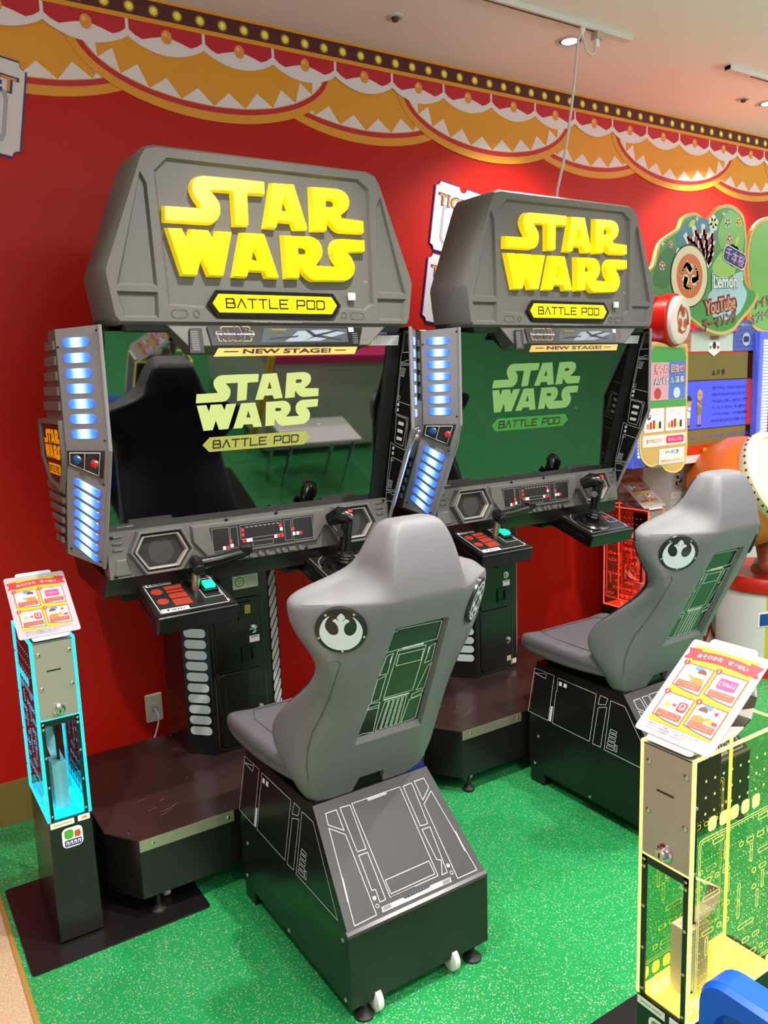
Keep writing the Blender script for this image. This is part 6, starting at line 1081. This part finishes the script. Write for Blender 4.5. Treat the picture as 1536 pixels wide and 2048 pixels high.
outlined(FPl, '見つめ! 目指せ?', 3.295, 1.62, .22, .04, M('t_pale', 'f4d8d0', .4), RED, .03, h=.003, bold=.0); outlined(FPl, 'AIバトル演奏', 3.295, 1.565, .22, .035, PAPER, NAVY, .03, h=.003, bold=.0)
for (u, c) in ((3.21, 'b84040'), (3.35, 'c8d0e0')): mb.disc(FPl, u, 1.505, .026, .003, M('ball_' + c, c, .4), 18)
mb.poly(FPl, rect(3.12, 3.425, 1.44, 1.472), .002, M('sign_green', '', .4))
for (x0, x1) in ((3.12, 3.26), (3.275, 3.42)):
    mb.poly(FPl, rrect(x0, x1, 1.325, 1.435, .006, 2), .002, PAPER)
    for k in range(3): mb.text(FPl, 'つながるデータをきろく', (x0 + x1) / 2, 1.425 - .010 * k, w=.11, ht=.006, h=.003, mat=M('t_crimson', '', .4))
    for k in range(5): mb.poly(FPl, rect(x0 + .015 + .022 * k, x0 + .032 + .022 * k, 1.34, 1.365 + .008 * (k % 3)), .003, [ORANGE, RED, BROWN, YEL, NAVY][k])
mb.poly(FPl, rrect(3.11, 3.43, 1.255, 1.31, .008, 3), .002, M('t_pale', '', .4)); mb.text(FPl, '遊び方はこちら', 3.19, 1.283, w=.11, ht=.02, h=.003, mat=BROWN); mb.poly(FPl, rrect(3.28, 3.41, 1.265, 1.30, .008, 3), .003, PINKP); mb.text(FPl, 'たのしいね', 3.345, 1.283, w=.10, ht=.018, h=.004, mat=PAPER)
mb.poly(FPl, rect(3.23, 3.42, 1.165, 1.24), .0025, M('t_pale', '', .4)); mb.text(FPl, 'BEMANI'[:0] + 'データ保存', 3.325, 1.222, w=.10, ht=.022, h=.0035, mat=M('t_blue', '', .4), bold=.03); mb.text(FPl, '手持ちのカードでプレイ', 3.325, 1.18, w=.16, ht=.016, h=.0035, mat=ORANGE, bold=.02)
mb.build('placard_print', pp_, smooth=0)
# drum and its stand
mb = MB(); dax = Vector((.05, -.90, .42)).normalized(); dc = Vector((3.84, 2.31, 1.06))
mb.lathe(dc, -dax, [(.215, 0), (.255, .06), (.285, .14), (.285, .24), (.25, .34)], M('drum_orange', 'd86a1c', .35), 44); dr = mb.build('drum', g, smooth=40)
mb = MB(); mb.lathe(dc, dax, [(.236, -.035), (.246, -.01), (.246, .02), (.232, .034), (.21, .036), (.205, .03), (.1, .03), (.01, .03)], CREAM, 48); dh = mb.build('drum_head', dr, smooth=40)
mb = MB()
for q in range(40):
    a = R(9 * q); e1 = dax.orthogonal().normalized(); e2 = dax.cross(e1); p = dc + (e1 * math.cos(a) + e2 * math.sin(a)) * .246 + dax * .005; mb.lathe(p, (e1 * math.cos(a) + e2 * math.sin(a)), [(.006, -.002), (.006, .002), (.003, .004)], DARK, 8)
mb.build('drum_stud', dh)['kind'] = 'stuff'
cc = Vector((4.10, 2.47, 0))
mb = MB(); mb.lathe(cc, (0, 0, 1), [(.28, 0), (.28, .075)], GR, 40); mb.lathe(cc, (0, 0, 1), [(.272, .075), (.272, .45)], DW, 40); mb.lathe(cc, (0, 0, 1), [(.285, .45), (.292, .47), (.292, .515), (.28, .53), (.01, .53)], GR, 40); sd = mb.build('drum_pedestal', g, smooth=40)
mb = MB(); yl = M('pedestal_yellow', 'c8b414', .4)
def onc(a, z, d=.0015): return cc + Vector((math.sin(R(a)) * -(.272 + d), -math.cos(R(a)) * (.272 + d), z))
def cyl_poly(a0, a1, z0, z1, d, mt, sl=0):
    N = 8
    for i in range(N):
        b0, b1 = a0 + (a1 - a0) * i / N, a0 + (a1 - a0) * (i + 1) / N; s0, s1 = sl * i / N, sl * (i + 1) / N
        mb.face([onc(b0, z0 + s0, d), onc(b1, z0 + s1, d), onc(b1, z1 + s1, d), onc(b0, z1 + s0, d)], mt)
cyl_poly(62, -5, .085, .44, .0015, yl); cyl_poly(70, 25, .27, .35, .003, PAPER, .06); cyl_poly(68, 27, .278, .342, .004, M('band_blue', '1c4a9c', .4), .055); cyl_poly(40, 28, .13, .30, .005, PAPER); cyl_poly(38, 30, .135, .3, .006, NAVY); cyl_poly(30, 18, .2, .31, .007, ORANGE); cyl_poly(33, 12, .13, .15, .007, M('band_purple', '6a4a90', .4))
for (a, z, c) in ((38, .10, ORANGE), (26, .095, RED), (24, .13, NAVY), (52, .09, GREENP)): cyl_poly(a, a - 5, z, z + .018, .004, c)
mb.build('pedestal_print', sd, smooth=0)
mb = MB(); wd = M('wood_carved', '8a3a22', .4)
mb.tube([(3.86, 2.27, .56), (3.86, 2.34, .60), (3.96, 2.42, .72), (3.98, 2.48, .86)], [.03, .045, .06, .08], wd, 12); mb.tube([(3.88, 2.42, .57), (3.98, 2.46, .575), (4.10, 2.46, .575), (4.22, 2.42, .57)], [.03, .04, .04, .03], wd, 12); mb.tube([(4.22, 2.27, .56), (4.12, 2.34, .60), (4.06, 2.42, .72), (4.0, 2.48, .86)], [.03, .045, .06, .08], wd, 12); mb.build('carved_cradle', g, smooth=60)

# ---------------------------------------------------------------- blue plastic seat at the corner
bl = M('blue_plastic', '0a4fd0', .28)
s_ = thing('blue_play_seat', (1.2, .5, 0), 'glossy blue moulded plastic seat at the bottom corner beside the yellow dispenser', 'play seat')
Fb = FRM((1.085, .5, .33), (0, -1, 0), (0, 0, 1)); mb = MB()
ou = rrect(-.245, .26, -.325, .30, .05, 6); mb.extr(Fb, ou, -.045, 0, bl); mb.box(1.10, 1.42, .28, .72, .0, .34, bl); mb.extr(Fb, ou, -.001, .012, bl, [rrect(-.205, .225, -.30, .255, .035, 6)], inset=.006)
mb.extr(Fb, rrect(-.195, .215, -.29, .05, .02, 4), 0, .006, bl, inset=.004); sb_ = mb.build('moulded_shell', s_, bevel=.012, seg=4)
mb = MB(); mb.extr(Fb, rrect(-.02, .215, -.28, .15, .02, 4), .0, .03, bl, inset=.008); mb.extr(Fb, rrect(-.19, -.03, -.28, .02, .02, 4), .0, .022, bl, inset=.006); mb.build('raised_block', sb_, bevel=.006, seg=3)
mb = MB(); mb.poly(Fb, rrect(.0, .20, -.2, .12, .02, 4), .0315, PAPER); mb.poly(Fb, rrect(.005, .195, -.195, .114, .018, 4), .0322, YEL); mb.poly(Fb, [(.04, .03), (.08, .085), (.12, .03)], .0328, DK); mb.build('yellow_label', s_, smooth=0)

# ---------------------------------------------------------------- across the aisle, seen in the screens
be = thing('bench', (2.33, .9, 0), 'white topped bench with steel legs seen mirrored in the nearer screen', 'bench')
mb = MB(); mb.box(2.08, 2.58, .76, 1.02, .395, .42, WHITE); mb.build('seat_board', be, bevel=.008)
for x in (2.12, 2.54):
    mb = MB(); mb.tube([(x, .785, 0), (x, .785, .37), (x, .80, .39), (x, .98, .39), (x, .995, .37), (x, .995, 0)], .012, CHROME, 10); mb.build('leg_hoop', be)
pm = thing('medal_game', (2.65, .1, 0), 'white medal game with blue table and yellow rim seen mirrored in the screen', 'medal game')
mb = MB(); mb.hexa([(2.2, -.45, .05), (3.1, -.45, .05), (3.1, .56, .05), (2.2, .56, .05)], [(2.1, -.5, .74), (3.2, -.5, .74), (3.2, .64, .74), (2.1, .64, .74)], M('medal_white', 'd8d4c8', .35)); mb.build('cabinet', pm, bevel=.02)
mb = MB(); mb.box(2.08, 3.22, .40, .68, .74, .80, M('medal_pink', 'c8286a', .35)); mb.build('control_deck', pm, bevel=.01)
mb = MB(); mb.hexa([(2.12, -.5, .80), (3.18, -.5, .80), (3.18, .42, .80), (2.12, .42, .80)], [(2.2, -.45, 1.05), (3.1, -.45, 1.05), (3.1, .40, .82), (2.2, .40, .82)], M('medal_blue', '1a8ad0', .2)); mb.build('table_top', pm, bevel=.01)
for x in (2.06, 3.24):
    mb = MB(); mb.tube([(x, .60, .1), (x, .68, .5), (x, .68, .8), (x, .55, .86), (x, -.45, 1.08)], .022, M('medal_yellow', 'e0c020', .35), 10); mb.build('side_rim', pm)
for k in range(4):
    mb = MB(); mb.lathe((2.35 + .2 * k, .54, .80), (0, 0, 1), [(.045, 0), (.045, .01), (.03, .02)], [M('medal_blue', '', .2), YEL, RED, WHITE][k], 16); mb.build('push_button', pm)
pass
